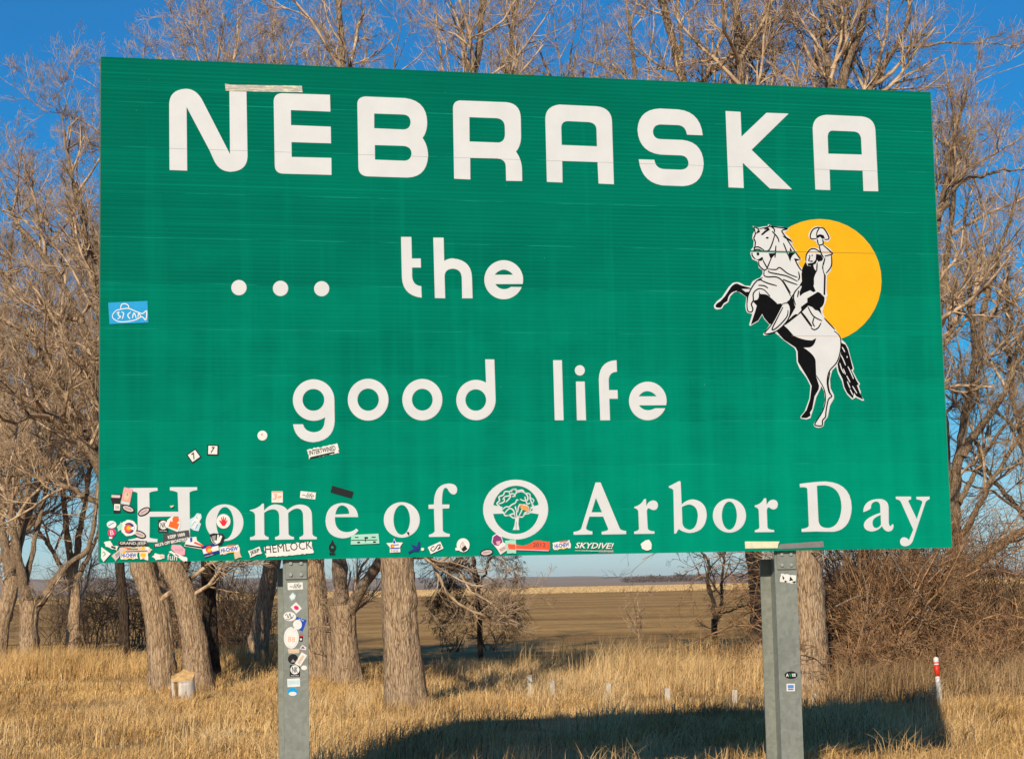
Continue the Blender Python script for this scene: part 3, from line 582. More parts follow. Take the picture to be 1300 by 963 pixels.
sticker('white tilted square sticker in the lower corner', path('128.6,694 140.5,702.5 131.4,713 128.2,708'), 'w', (), (), [('gn', [[(130, 702), (132, 700), (134, 704)], [(131, 706), (134, 702)]], .8)])
sticker('grey tilted scrap with dark drawing', torn(path('141,705 154,695.5 158,698 147,712'), .4, 20), 'rose', [('gr', path('146,703 152,699 152,704 147,708')), ('y', ell(157.4, 700.4, 1.9))])
sticker('white torn sticker with black capitals', torn(rect(323.5, 700.4, 15, 8.5, -20), .6, 21), 'w', (), [('k', 'JEEP', 323.5, 700.4, 13, 6, -20, 0, .03)])
sticker('white torn sticker with large black ransom style capitals', torn(path('334.5,694 365,689.5 395,687 398,702 338,707'), .6, 22), 'w', [], [('k', 'HEMLOCK', 366, 694, 60, 10.5, -6, 0, 0.0)])
sticker('black cut vinyl lantern shape with letters', path('421.8,684.5 424,689.5 426,692 425.6,697 422.8,699.5 418.5,699.5 417.2,697 417.4,692 419.6,689.5'), 'k', [('gn', ell(421.6, 694.3, 1.6))], [('k', 'ME', 421.6, 702.3, 7.5, 3.6, 0, 0, .04)])
sticker('mint green sticker with a line drawn camper van', path('445.5,681 446,678.5 480,677 481.4,689.5 445,691'), 'mint', [('k', rect(462, 685.2, 33, 1.0, -1)), ('k', ell(455, 688.2, 2, 1.1)), ('k', ell(475, 687.6, 2, 1.1)), ('k', rect(452.5, 681.8, 4.4, 1.2, 0)), ('k', rect(464.5, 682.3, 4.4, 2.2, 0)), ('k', rect(463.5, 685, 1, 5, 0)), ('k', rect(474, 681.5, 5, 1.1, 0))])
sticker('star shaped white sticker with state flag stripes', path('500,683 502.5,688 511,688.3 507.5,694 508,700.5 494.5,701.3 494.6,694.5 490,689 498,688.5'), 'w', [('b', path('500,684.5 501.8,688 500,690 498.4,688')), ('b', rect(501, 695.6, 12, 1.4, -2)), ('b', rect(501, 691.3, 10, 1, -2)), ('rd', ell(497.8, 692.8, 2.4)), ('y', ell(498.2, 693, 1.3))], [('gr', 'NEB', 500.6, 698.7, 9, 3.2, -3)])
o = sticker('blue cut vinyl pair of angled shapes', path('521,690.5 529,693 530.5,687 533,687.5 532.4,696.5 527,697.6 532,698 531,699.5 524,699.5 518.5,702.5 517.5,700 525,696'), 'nv')
sticker('tiny round white sticker beside the blue shapes', ell(536, 696.8, 2.0), 'w')
sticker('tilted white rectangular sticker with black swirl letters', rect(552.6, 695, 17.5, 9.6, -24), 'w', (), (), [('k', [[(549, 693.4), (546.5, 697), (549.5, 699), (552.5, 696), (555.3, 692), (558.4, 691), (557.5, 694.3), (555, 697.3), (560, 694.2)], [(549, 693.4), (551, 693.4)]], 1.3)])
sticker('round white sticker with a dark figure', path('@587.5,691.6,8.2,8.8,-200,130 578,698.5 577.5,695'), 'w', [('k', path('585,697 590,691.5 593,696.5 588,700')), ('rose', path('586,689 588,687 589.5,691 586,696'))], (), [('gr', [[(587, 687), (584, 693), (586, 697)]], .8)])
sticker('purple sticker of a figure with cap and sign', path('623.6,688 625,680 630,677 636,680 638.5,688 643.5,690.5 644.5,697 635,703.6 631,697'), 'w', [('pu', path('624.6,687.5 626,681 630,678.2 635.5,681.5 637.5,687.5 632,692.5 627,691.5')), ('pk', path('629,687 635,686 634,690.5 630.5,691.5')), ('rose', path('632,696.5 642,691.5 643,696 635.5,701.6'))], [('pu', 'RIDE', 637.6, 696.4, 6.5, 3, -32)])
sticker('torn red strip sticker with a year', torn(path('644,688 655,690.5 663,692.5 672,690 680,685.5 697.5,687.5 697.5,699 645,696.5'), .6, 25), 'rd', [('pk', rect(670, 697.6, 52, 1.6, 2))], [('dg', '· 2012', 682, 691.3, 20, 5.2, 1, 0, .01)])
sticker('small pink and mint scrap beside the red strip', torn(path('640.5,686 654,684.5 655,702 643,702'), .4, 26), 'mint', [('rd', path('644,690 654,690.5 654,697 645,696.5'))])
sticker('white cut vinyl slanted capitals along the bottom edge', rect(754, 698.9, 48, .35, 1), 'w', (), [('w', 'SKYDIVE!', 754, 692.2, 49, 7.6, 1, .3, .02), ('w', 'www.skydiving.com', 744, 698.7, 30, 1.8, 1), ('pk', '555 SKYDIVE', 769, 699.4, 18, 2.8, 1)])
sticker('blank white torn round sticker below the letter r', torn(path('812.5,690 819,685.5 823,684.8 827,690 826,696.5 820.5,699 814.5,696'), .4, 27), 'w')
sticker('tiny black nick on the letter o', path('515.5,675 518.8,675 519,679.5 517.6,678'), 'k')
sticker('tiny tan scrap above the crossbar of the H', torn(path('215.5,642 221,641 219.5,643.5 217,644'), .3, 28), 'tan')
# on the posts
def psticker(label, base, colour, marks=(), texts=(), lines=()):
    o = sticker(label, base, colour, marks, texts, lines, off=-0.0555, base_z=0.0006)
    return o
psticker('white sticker with black script on the left post', rect(374.8, 743.5, 19.4, 9, -3), 'w', (), [('k', '~life', 374.8, 743.3, 15, 6.2, -4, .4)])
psticker('small pale hexagon sticker', path('367,757 371.5,751.6 375.5,755 374.4,759.5 370,762'), 'lb', [('w', ell(371.2, 757, 2.6))])
psticker('tilted white square sticker with a dark red mark', rect(376, 771, 9.5, 11, -42), 'w', [('mg', ell(376.2, 771, 3.3, 2.6, 30))])
psticker('oval white sticker with black scribble', ell(367.8, 782, 8, 5.8, 6), 'w', (), (), [('k', [[(362, 781), (364, 779), (366, 784), (368, 778), (370, 785), (373, 780)], [(363, 785), (367, 786), (371, 782)]], .8)])
psticker('tilted blue square sticker with white disc', rect(380.4, 791.5, 13.5, 15, 20), 'b', [('w', ell(377.6, 792.4, 5.6, 6.3))], [('lb', 'ale', 382.5, 786, 7, 3, 20)])
psticker('large oval white sticker with faint red print', ell(369.8, 809, 9.6, 13.8, 2), 'w', [('lb', ell(369.8, 809, 8, 12, 2)), ('w', ell(369.8, 809, 7.4, 11.4, 2))], [('oo', '88', 370, 811, 9, 7, 5)])
psticker('small black and red sticker', rect(382.3, 809.8, 4.4, 8, 4), 'k', [('w', ell(382, 811, 1.4)), ('r', rect(382.6, 806.6, 4, 1.6, 4))])
psticker('small white sticker with a brown dome', path('380,823 384,818 389,821.5 388,824.5'), 'w', [('pu', path('381.5,822.5 384.5,819.4 387.6,823'))])
psticker('white torn strip', torn(rect(373, 826, 14, 5.4, 0), .5, 31), 'tan')
psticker('round black sticker', ell(372, 836, 6.5, 6.3), 'k', [('gr', path('369,840 372,836 375,840'))])
psticker('tilted white rounded sticker', rect(382, 836.5, 8, 17, 32), 'w', [('tan', rect(382, 836.5, 3.4, 12, 32))])
psticker('black square sticker with a white monogram ring on the post', rect(374.4, 851, 13, 14.5, 1), 'k', [('w', ell(374.4, 849.5, 5.8))], [('k', 'NK', 374.4, 849.5, 7.5, 7.5, 0, 0, .02), ('w', 'NATURAL', 374.4, 856.8, 10, 1.5, 0)])
psticker('small round pale sticker', ell(386, 847, 3.8, 3), 'w')
psticker('white sticker with a pale blue band', rect(372.8, 866, 16, 10.5, -3), 'w', [('lb', rect(372.8, 865.6, 14, 5, -3))])
psticker('blue topped round sticker', ell(371.5, 877.5, 6.5, 5.4), 'cy', [('w', ell(371.5, 880, 5, 2.6))])
psticker('torn white sticker with black flecks on the right post', torn(rect(1000.5, 734, 19.5, 10.5, 7), .6, 33), 'w', [('k', path('993,730 996,733 994,736')), ('k', path('1003,731 1007,736 1002,737')), ('k', path('996,736 1000,738 996,739')), ('k', path('1005,738 1010,737 1009,740'))])
psticker('black oval sticker with white and green letters', ell(1004.2, 856.3, 8.2, 4.8, 0), 'k', (), [('w', 'A', 999.5, 856.3, 3.6, 4, 0, 0, .04), ('gn', 'V', 1003.6, 856.3, 4, 4.4, 0, 0, .04), ('w', 'IS', 1008, 856.3, 4.4, 4, 0, 0, .04)])
psticker('white square sticker with blue print', rect(1003.8, 872, 10.5, 9.5, 0), 'w', [('bl2', rect(1003.8, 871, 7.5, 4.4)), ('nv', rect(1003.8, 874.6, 7, 1.2))])

# ------------------------------------------------------------------ trees
def batch_tubes(P, Rd, s):
    P = np.asarray(P); Mn, n_, _ = P.shape
    T = np.empty_like(P); T[:, 1:-1] = P[:, 2:] - P[:, :-2]; T[:, 0] = P[:, 1] - P[:, 0]; T[:, -1] = P[:, -1] - P[:, -2]
    T /= np.linalg.norm(T, axis=2, keepdims=True) + 1e-9
    ref = np.where(np.abs(T[:, :1, 2:3]) > 0.8, np.array([[[1.0, 0, 0]]]), np.array([[[0, 0, 1.0]]])); ref = np.broadcast_to(ref, T.shape)
    U = np.cross(T, ref); U /= np.linalg.norm(U, axis=2, keepdims=True) + 1e-9; V = np.cross(T, U)
    q = np.arange(s) * 2 * np.pi / s
    vv = P[:, :, None] + Rd[:, :, None, None] * (np.cos(q)[None, None, :, None] * U[:, :, None] + np.sin(q)[None, None, :, None] * V[:, :, None])
    idx = np.arange(Mn * n_ * s).reshape(Mn, n_, s)
    a0 = idx[:, :-1]; b0 = idx[:, 1:]
    f = np.stack([a0, np.roll(a0, -1, 2), np.roll(b0, -1, 2), b0], -1).reshape(-1, 4)
    return vv.reshape(-1, 3), f
def merge(lst):
    vs_, fs_, b = [], [], 0
    for v, f in lst: vs_.append(v); fs_.append(f + b); b += len(v)
    return np.concatenate(vs_), np.concatenate(fs_)
def resample(pts, rad, n_):
    pts = np.asarray(pts, float); rad = np.asarray(rad, float)
    # Catmull-Rom through the guide points
    k = len(pts); out, ro = [], []
    for i in range(k - 1):
        p0, p1, p2, p3 = pts[max(i - 1, 0)], pts[i], pts[i + 1], pts[min(i + 2, k - 1)]
        for j in range(10):
            u = j / 10; out.append(0.5 * (2 * p1 + (-p0 + p2) * u + (2 * p0 - 5 * p1 + 4 * p2 - p3) * u * u + (-p0 + 3 * p1 - 3 * p2 + p3) * u ** 3)); ro.append(rad[i] + (rad[i + 1] - rad[i]) * u)
    out.append(pts[-1]); ro.append(rad[-1]); out = np.array(out); ro = np.array(ro)
    L = np.concatenate([[0], np.cumsum(np.linalg.norm(np.diff(out, axis=0), axis=1))]); tt = np.linspace(0, L[-1], n_)
    return np.stack([np.interp(tt, L, out[:, i]) for i in range(3)], 1), np.interp(tt, L, ro), L[-1]
def spawn(P, Rd, Ln, K, t0, t1, ang, frac, up, wob, n_, rf, rmin=0.0022, lencap=None):
    Mn = len(P); idx = np.repeat(np.arange(Mn), K); N = len(idx)
    if N == 0: return np.zeros((0, n_, 3)), np.zeros((0, n_)), np.zeros(0)
    t = rng.uniform(t0, t1, N); x = t * (P.shape[1] - 1); i0 = np.minimum(x.astype(int), P.shape[1] - 2); u = (x - i0)[:, None]
    pos = P[idx, i0] * (1 - u) + P[idx, i0 + 1] * u; r_ = Rd[idx, i0] * (1 - u[:, 0]) + Rd[idx, i0 + 1] * u[:, 0]
    T = P[idx, i0 + 1] - P[idx, i0]; T /= np.linalg.norm(T, axis=1, keepdims=True) + 1e-9
    pr = rng.normal(size=(N, 3)); pr -= (pr * T).sum(1, keepdims=True) * T; pr /= np.linalg.norm(pr, axis=1, keepdims=True)
    q = np.radians(rng.uniform(ang[0], ang[1], N))[:, None]
    d = T * np.cos(q) + pr * np.sin(q)
    L = Ln[idx] * rng.uniform(frac[0], frac[1], N) * (1.15 - 0.65 * t)
    if lencap is not None: L = np.minimum(L, lencap * rng.uniform(.7, 1.2, N))
    r0 = np.maximum(np.minimum(r_ * rng.uniform(rf[0], rf[1], N), L * 0.022 + 0.002), rmin)
    out = np.empty((N, n_, 3)); out[:, 0] = pos; st = (L / (n_ - 1))[:, None]
    for k in range(1, n_):
        d = d + rng.normal(scale=wob, size=(N, 3)); d[:, 2] += up; d /= np.linalg.norm(d, axis=1, keepdims=True)
        out[:, k] = out[:, k - 1] + d * st
    out[:, :, 2] = np.maximum(out[:, :, 2], 0.03)
    rr_ = r0[:, None] * np.linspace(1, 0.42, n_)[None]
    return out, np.maximum(rr_, rmin * 0.7), L
def trunk_mesh(pts, rad, base, seed, flare=0.35, sides=30):
    n_ = max(12, int(sum(np.linalg.norm(np.diff(np.asarray(pts), axis=0), axis=1)) / 0.07))
    P, Rd, L = resample(pts, rad, n_)
    r_ = np.random.default_rng(seed)
    v, f = batch_tubes(P[None], Rd[None], sides)
    v = v.reshape(n_, sides, 3); h = np.linspace(0, L, n_)
    q = np.arange(sides) * 2 * np.pi / sides
    ph = r_.uniform(0, 6.28, 6)
    disp = 0.045 * np.sin(q[None] * 11 + 2.2 * np.sin(h[:, None] * 3.1)) + 0.05 * np.sin(q[None] * 9 + ph[0] + 1.5 * np.sin(h[:, None] * 1.9 + ph[1])) + 0.045 * np.sin(q[None] * 3 + ph[2] + 0.8 * h[:, None]) + r_.normal(scale=0.03, size=(n_, sides))
    disp += flare * np.exp(-h[:, None] / 0.22) * (1 + 0.5 * np.sin(q[None] * 4 + ph[3]))
    knots = [(r_.uniform(0.4, L), r_.uniform(0, 6.28), r_.uniform(.1, .3)) for _ in range(int(L * 2.6))]
    for kh, kq, ka in knots: disp += ka * np.exp(-((h[:, None] - kh) / 0.09) ** 2) * np.exp(-(np.angle(np.exp(1j * (q[None] - kq))) / 0.35) ** 2)
    v = P[:, None] + (v - P[:, None]) * (1 + disp[..., None])
    return np_mesh('trunk', v.reshape(-1, 3) - base, f), P, Rd, L
ALLTREES = []
def tree(name, label, base_px, depth, trunk, limbs, dens=1.0, bark='bark', limb='limb', twig='twig', group=None, seed=1, l1=(1.0, 2.6), up=0.10, cat='tree', shade_boughs=0, K=(7, 6, 4), sub=1.0, flare=.55, wmin=0.0020, rootz=-0.15):
    """trunk: [(px, py, ddepth, radius_m)...], limbs: the same lists, starting inside the trunk"""
    base = at(base_px[0], base_px[1], depth); base[2] = 0.0
    o = empty(name, base); tag(o, label, cat, group)
    tp = [at(x, y, depth + dd) for x, y, dd, r_ in trunk]; tr = [q[3] for q in trunk]
    tp[0][2] = rootz
    me, P, Rd, L = trunk_mesh(tp, tr, base, seed, flare); link('trunk', me, M[bark], o, smooth=True)
    G = [(P, Rd, L)]
    for lb in limbs:
        lp = [at(x, y, depth + dd) for x, y, dd, r_ in lb]; lr = [q[3] for q in lb]
        n_ = 60; P_, R_, L_ = resample(lp, lr, n_)
        w = np.cumsum(np.random.default_rng(seed + len(G)).normal(scale=0.012, size=(n_, 3)), 0); w -= np.linspace(0, 1, n_)[:, None] * w[-1]; P_ = P_ + w
        R_ = R_ * (1 + 0.09 * np.sin(np.arange(n_) * 1.7 + seed) + np.random.default_rng(seed + 9).normal(scale=.07, size=n_))
        R_ = R_ * np.interp(np.linspace(0, 1, n_), [0, .8, 1], [1, 1, .25])
        v, f = batch_tubes(P_[None], R_[None], 9); link('limb', np_mesh('limb', v - base, f), M[limb], o, smooth=True); G.append((P_, R_, L_))
    B1, Q1, N1 = [], [], []
    for gi, (P_, R_, L_) in enumerate(G):
        if gi == 0 and len(limbs): k = 2
        else: k = int(L_ * 2.6 * dens) + 2
        n_ = 24; ii = np.linspace(0, len(P_) - 1, n_).astype(int)
        b, q_, l_ = spawn(P_[ii][None], R_[ii][None], np.array([3.2]), k, 0.22 if gi else 0.5, 1.0, (30, 66), (l1[0] / 3.2, l1[1] / 3.2), up, 0.16, 8, (0.35, 0.7), 0.006)
        B1.append(b); Q1.append(q_); N1.append(l_)
        if shade_boughs and gi:  # extra boughs unseen behind the sign, added to deepen shadow on the field
            b, q_, l_ = spawn(P_[ii][None], R_[ii][None], np.array([3.2]), int(L_ * shade_boughs), 0.16, 0.42, (24, 60), (.3, .55), up, 0.16, 8, (0.35, 0.7), 0.006); B1.append(b); Q1.append(q_); N1.append(l_)
    b1, q1, n1 = np.concatenate(B1), np.concatenate(Q1), np.concatenate(N1)
    b2, q2, n2 = spawn(b1, q1, n1, K[0], 0.12, 1.0, (28, 62), (0.36, 0.68), up, 0.18, 6, (0.42, 0.7), 0.0038)
    b3, q3, n3 = spawn(b2, q2, n2, K[1], 0.1, 1.0, (24, 60), (0.40, 0.75), up * .9, 0.18, 4, (0.45, 0.75), 0.0026)
    b4, q4, n4 = spawn(b3, q3, n3, K[2], 0.08, 1.0, (20, 55), (0.45, 0.9), up * .8, 0.16, 3, (0.55, 0.85), wmin)
    v, f = merge([batch_tubes(b1, q1, 5), batch_tubes(b2, q2, 4)]); link('boughs', np_mesh('boughs', v - base, f), M[twig], o, smooth=True)['kind'] = 'stuff'
    v, f = merge([batch_tubes(b3, q3, 3), batch_tubes(b4, q4, 3)]); link('crown', np_mesh('crown', v - base, f), M[twig], o)['kind'] = 'stuff'
    return o

def gl(s, r0, r1, d0=0.0, d1=0.0):          # 'x,y x,y ...' with radius and depth running from start to end
    q = [tuple(map(float, w.split(','))) for w in s.split()]; n_ = len(q)
    return [(x, y, d0 + (d1 - d0) * i / (n_ - 1), r0 + (r1 - r0) * (i / (n_ - 1)) ** 0.8) for i, (x, y) in enumerate(q)]
def gt(s, rs, d1=0.0):
    q = [tuple(map(float, w.split(','))) for w in s.split()]; n_ = len(q)
    return [(x, y, d1 * i / (n_ - 1), rs[i]) for i, (x, y) in enumerate(q)]

tree('cottonwood_tree', 'thick straight grey trunked cottonwood standing between the left post and the open field', (515, 893), 25.5,
     gt('516,893 513,862 508,800 505,740 503,700 500,620', (.26, .25, .225, .215, .205, .18)),
     [gl('501,640 480,520 470,400 455,250 440,100 430,-90 425,-330', .12, .02, 0, 1.5), gl('502,650 540,520 570,400 600,250 612,100 620,-90 630,-330', .12, .02, 0, -1.0),
      gl('500,660 420,560 350,430 300,250 272,110 255,40', .10, .012, 0, 1), gl('503,690 560,600 640,470 690,320 715,150 730,20', .10, .015, 0, 1.5),
      gl('512,702 548,712 578,730 600,758 612,790', .055, .008, 0, 1.5)], seed=3, shade_boughs=3, dens=.9)
tree('cottonwood_tree', 'cottonwood with a low Y fork just right of the left post', (442, 862), 31,
     gt('443,864 440,840 437,805 434,768', (.22, .20, .19, .21)),
     [gl('433,785 429,730 425,690 415,560 400,400 385,200 375,40', .155, .02, 0, 1), gl('438,790 452,757 466,737 480,714 496,680 530,600 560,450 590,300 640,120 660,-20 690,-260', .115, .02, 0, -1),
      gl('420,600 350,450 330,280 345,120 340,10', .08, .012, .5, 2)], seed=5, shade_boughs=3, dens=.85)
tree('cottonwood_tree', 'leaning cottonwood whose trunk rises to the left, just left of the cut stump', (207, 862), 31.5,
     gt('209,864 203,830 196,780 186,740 176,705 158,655', (.20, .185, .175, .165, .16, .135)),
     [gl('168,680 127,592 60,530 0,488 -60,440', .115, .05, 0, -1), gl('160,660 135,560 122,440 60,330 20,280 -10,200', .10, .018, 0, .5), gl('165,670 170,560 180,400 185,250 170,120 160,60', .10, .012, 0, 1),
      gl('127,592 90,500 30,420 -30,400', .07, .02, -.3, 1), gl('150,650 100,625 30,600 -40,610', .06, .02, .5, 2)], seed=7, dens=1.15, K=(7, 6, 4))
tree('cottonwood_tree', 'leaning cottonwood growing directly behind the cut stump', (252, 862), 31,
     gt('254,864 248,825 240,780 230,745 212,708 190,640', (.23, .19, .18, .17, .16, .13)),
     [gl('200,668 165,520 120,380 95,270 80,200 70,110', .11, .014, 0, .5), gl('203,680 215,540 240,380 260,220 275,90 285,20', .11, .014, 0, 1), gl('190,640 150,600 110,560 60,470 20,380', .09, .02, 0, 2),
      gl('215,560 280,430 330,260 350,100 360,20', .07, .012, .4, 1), gl('228,735 236,715 238,690', .09, .07, 0, .5)], seed=9, dens=1.1)
tree('cottonwood_tree', 'pale cottonwood with a low fork in the dry grass left of the sign', (38, 828), 42,
     gt('39,830 36,800 37,778 37,762', (.21, .185, .19, .20)),
     [gl('36,778 28,735 22,700 10,600 0,450 10,330 20,230', .14, .02, 0, -1), gl('40,780 55,755 72,730 88,712 110,690 120,600 110,450 95,300 90,190', .105, .015, 0, 1), gl('33,740 45,690 60,620 70,500 60,380 65,250', .07, .015, 0, 1)], seed=11, dens=1.35, K=(7, 6, 4))
tree('cottonwood_tree', 'bare tree at the far left, trunk leaning out behind the forked one', (4, 815), 47,
     gt('-6,818 2,790 10,760 16,730', (.2, .19, .18, .165)),
     [gl('12,745 22,690 40,600 60,480 70,350', .14, .02), gl('14,735 0,650 -15,520 -20,380', .13, .02), gl('14,740 40,640 90,540 120,430 120,300', .1, .02, 0, 2)], seed=13, dens=1.4, K=(7, 6, 4))
tree('cottonwood_tree', 'slanting trunked tree leaning right behind the left post', (326, 838), 38,
     gt('326,840 331,800 337,760 346,715 360,650', (.185, .17, .16, .15, .13)),
     [gl('352,680 380,560 410,420 430,280 445,150 450,40', .11, .014), gl('356,660 350,540 330,380 310,230 300,120 290,50', .10, .014, 0, 1)], seed=15, shade_boughs=2, dens=.8)
tree('cottonwood_tree', 'rough trunked tree half hidden by the left post', (406, 853), 33,
     gt('407,855 404,820 402,770 397,710 392,640', (.20, .18, .175, .17, .15)),
     [gl('394,660 410,520 440,380 480,240 500,110 510,20', .11, .014), gl('394,660 370,520 360,380 385,220 400,80 410,0', .10, .014, 0, 1)], seed=17, shade_boughs=3, dens=.8)
tree('cottonwood_tree', 'broad many stemmed cottonwood with a mottled trunk behind the right post', (1030, 884), 26.5,
     gt('1031,886 1030,850 1028,800 1025,740 1021,690 1015,630', (.27, .235, .225, .215, .21, .185)),
     [gl('1016,650 980,500 920,320 885,160 868,104 842,20 810,-80 780,-300', .12, .03, 0, 1), gl('1015,640 1000,480 965,300 945,180 938,100 935,0 930,-90 925,-330', .11, .03, 0, -.5),
      gl('1018,650 1050,480 1065,300 1075,180 1073,113 1092,40 1125,-90 1140,-280', .11, .03, 0, -1), gl('1070,150 1058,90 1050,30 1045,-80', .06, .03, -.9, -.6),
      gl('1014,640 900,470 800,330 740,190 700,100 660,20', .10, .015, 0, 1.5), gl('1020,660 1100,520 1160,380 1195,260 1222,150 1236,80', .10, .012, 0, 0),
      gl('1180,300 1215,238 1265,222 1312,214', .045, .012, 0, -.3), gl('880,150 900,90 960,30 990,-60', .05, .02, .8, .5), gl('1075,190 1110,110 1150,40 1170,-40', .06, .02, -.8, .5), gl('960,290 880,220 800,170 740,120', .05, .015, 0, 1)], seed=19, shade_boughs=2.5, dens=1.0)
tree('cottonwood_tree', 'tree with a low limb reaching out to the right over the field behind the thicket', (1196, 846), 33,
     gt('1196,848 1199,810 1204,770 1211,730 1214,700', (.20, .18, .17, .165, .14)),
     [gl('1208,745 1250,708 1300,682 1360,640 1400,560', .10, .03, 0, -.5), gl('1213,712 1215,650 1225,560 1247,430 1268,330 1285,260 1296,215', .12, .012, 0, 0), gl('1212,715 1195,560 1192,420 1202,300 1215,200 1222,120', .12, .014, 0, .5),
      gl('1214,690 1250,630 1290,560 1330,500', .06, .015, 0, -.6), gl('1218,640 1250,580 1300,520 1345,490', .05, .014, 0, .4), gl('1222,580 1270,500 1310,400 1330,320', .07, .02, 0, -.5), gl('1240,460 1235,380 1228,300 1232,240', .06, .015, 0, -.5)], seed=21, dens=1.0, K=(6, 6, 3))
tree('cottonwood_tree', 'slim tree hidden mostly by the right post, crown above the sign', (968, 850), 34.5,
     gt('968,852 966,800 962,740 955,690 945,620', (.16, .145, .14, .135, .12)),
     [gl('948,640 900,500 850,350 820,200 805,90 790,-40 780,-280', .09, .02), gl('946,630 850,480 760,330 690,200 650,100 620,10', .085, .014, 0, 1), gl('946,630 960,480 1000,300 1010,150 1015,20', .085, .02, 0, 1)], seed=23, shade_boughs=3, dens=.85)
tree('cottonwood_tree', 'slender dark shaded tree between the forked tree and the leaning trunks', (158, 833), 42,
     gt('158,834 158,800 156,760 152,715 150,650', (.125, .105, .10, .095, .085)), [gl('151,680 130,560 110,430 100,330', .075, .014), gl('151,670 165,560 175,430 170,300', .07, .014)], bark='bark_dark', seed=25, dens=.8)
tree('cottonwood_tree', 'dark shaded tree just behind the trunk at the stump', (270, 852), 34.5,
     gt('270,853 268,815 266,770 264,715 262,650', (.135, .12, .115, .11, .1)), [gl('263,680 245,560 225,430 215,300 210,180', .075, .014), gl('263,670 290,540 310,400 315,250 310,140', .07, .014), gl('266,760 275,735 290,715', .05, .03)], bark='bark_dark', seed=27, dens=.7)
tree('cottonwood_tree', 'bare tree partly out of view past the low limb on the right', (1345, 840), 38,
     gt('1345,842 1340,790 1335,730 1330,650', (.2, .18, .17, .14)), [gl('1331,670 1300,560 1280,450 1275,350 1285,270', .1, .015), gl('1331,660 1350,520 1360,380 1350,250', .1, .015), gl('1333,700 1290,640 1250,580 1230,520', .08, .015)], seed=29, dens=1.2)

tree('cottonwood_tree', 'dense twiggy tree behind the forked one, at the field edge', (92, 822), 50,
     gt('92,823 93,790 95,760 92,720', (.17, .15, .14, .13)), [gl('93,735 80,640 70,520 60,400 50,300', .1, .015), gl('93,730 110,620 120,500 125,380', .1, .015), gl('94,745 60,690 30,630 10,560', .08, .015), gl('94,740 120,690 140,620 150,500', .08, .015)], seed=41, dens=1.3, K=(7, 6, 4), wmin=.0022)
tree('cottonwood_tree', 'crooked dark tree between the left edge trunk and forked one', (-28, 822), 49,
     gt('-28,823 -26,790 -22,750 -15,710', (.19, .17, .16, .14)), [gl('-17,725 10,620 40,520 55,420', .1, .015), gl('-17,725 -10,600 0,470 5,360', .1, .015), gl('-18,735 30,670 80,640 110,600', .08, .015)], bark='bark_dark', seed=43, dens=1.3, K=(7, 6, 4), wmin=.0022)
tree('cottonwood_tree', 'slim pale tree standing between the two leaning trunks', (216, 846), 35.5,
     gt('217,847 213,805 207,760 198,710 188,650', (.10, .09, .085, .08, .07)), [gl('190,668 160,560 140,440 130,330', .06, .012), gl('189,660 200,540 215,400 220,280', .055, .012)], seed=45, dens=.6)
def sapling(label, base_px, depth, trunk, limbs, seed, dens=1.0, dark=True, up=.08, K=(6, 5, 3), l1=(.5, 1.2), name='sapling', group=None):
    return tree(name, label, base_px, depth, trunk, limbs, dens=dens, bark='bark_dark' if dark else 'bark', limb='twig_dark' if dark else 'limb', twig='twig_dark' if dark else 'twig', seed=seed, l1=l1, up=up, cat='sapling', K=K, flare=.15, wmin=.003, group=group)
sapling('dark two stemmed sapling at the field edge left of the right post', (907, 812), 49, gt('908,813 907,800 907,785', (.075, .07, .075)),
        [gl('907,790 903,760 899,735 902,710 890,690 870,660', .06, .02), gl('908,790 912,760 914,735 918,705 925,670', .055, .02), gl('907,792 925,775 945,768 960,772', .035, .01), gl('902,745 888,725 880,712', .03, .01)], 31, dens=.9, K=(5, 4, 2))
sapling('thin pale sapling standing alone by the ploughed field', (812, 816), 48, gt('812,818 811,806 811,798', (.03, .028, .025)),
        [gl('811,802 806,775 798,750', .02, .006), gl('812,800 818,770 822,748', .022, .006), gl('811,804 800,782 790,772', .014, .005)], 33, dens=1.3, dark=False, K=(3, 3, 2), l1=(.3, .7))
sapling('dark drooping twiggy sapling right of the thick straight trunk', (610, 830), 41, gt('610,832 609,800 608,770 606,730', (.06, .055, .05, .045)),
        [gl('606,735 600,690 590,620', .04, .02), gl('607,750 622,712 640,705 650,725', .03, .006), gl('607,745 585,720 565,735 552,760', .03, .006), gl('608,760 630,745 640,765 645,790', .02, .005), gl('606,735 590,705 575,712 566,735', .03, .006), gl('608,775 590,765 580,785', .02, .005)], 35, dens=2.2, up=-.12, K=(7, 6, 4), l1=(.5, 1.3))
sapling('crooked pale leafless stem in front of the rough trunk right of the left post', (421, 853), 31.8, gt('421,854 419,825 417,800', (.05, .045, .04)),
        [gl('417,806 411,785 407,765 412,752 421,744', .038, .012), gl('416,800 424,790 430,784', .02, .006)], 47, dens=.3, dark=False, K=(2, 2, 1), l1=(.2, .5))
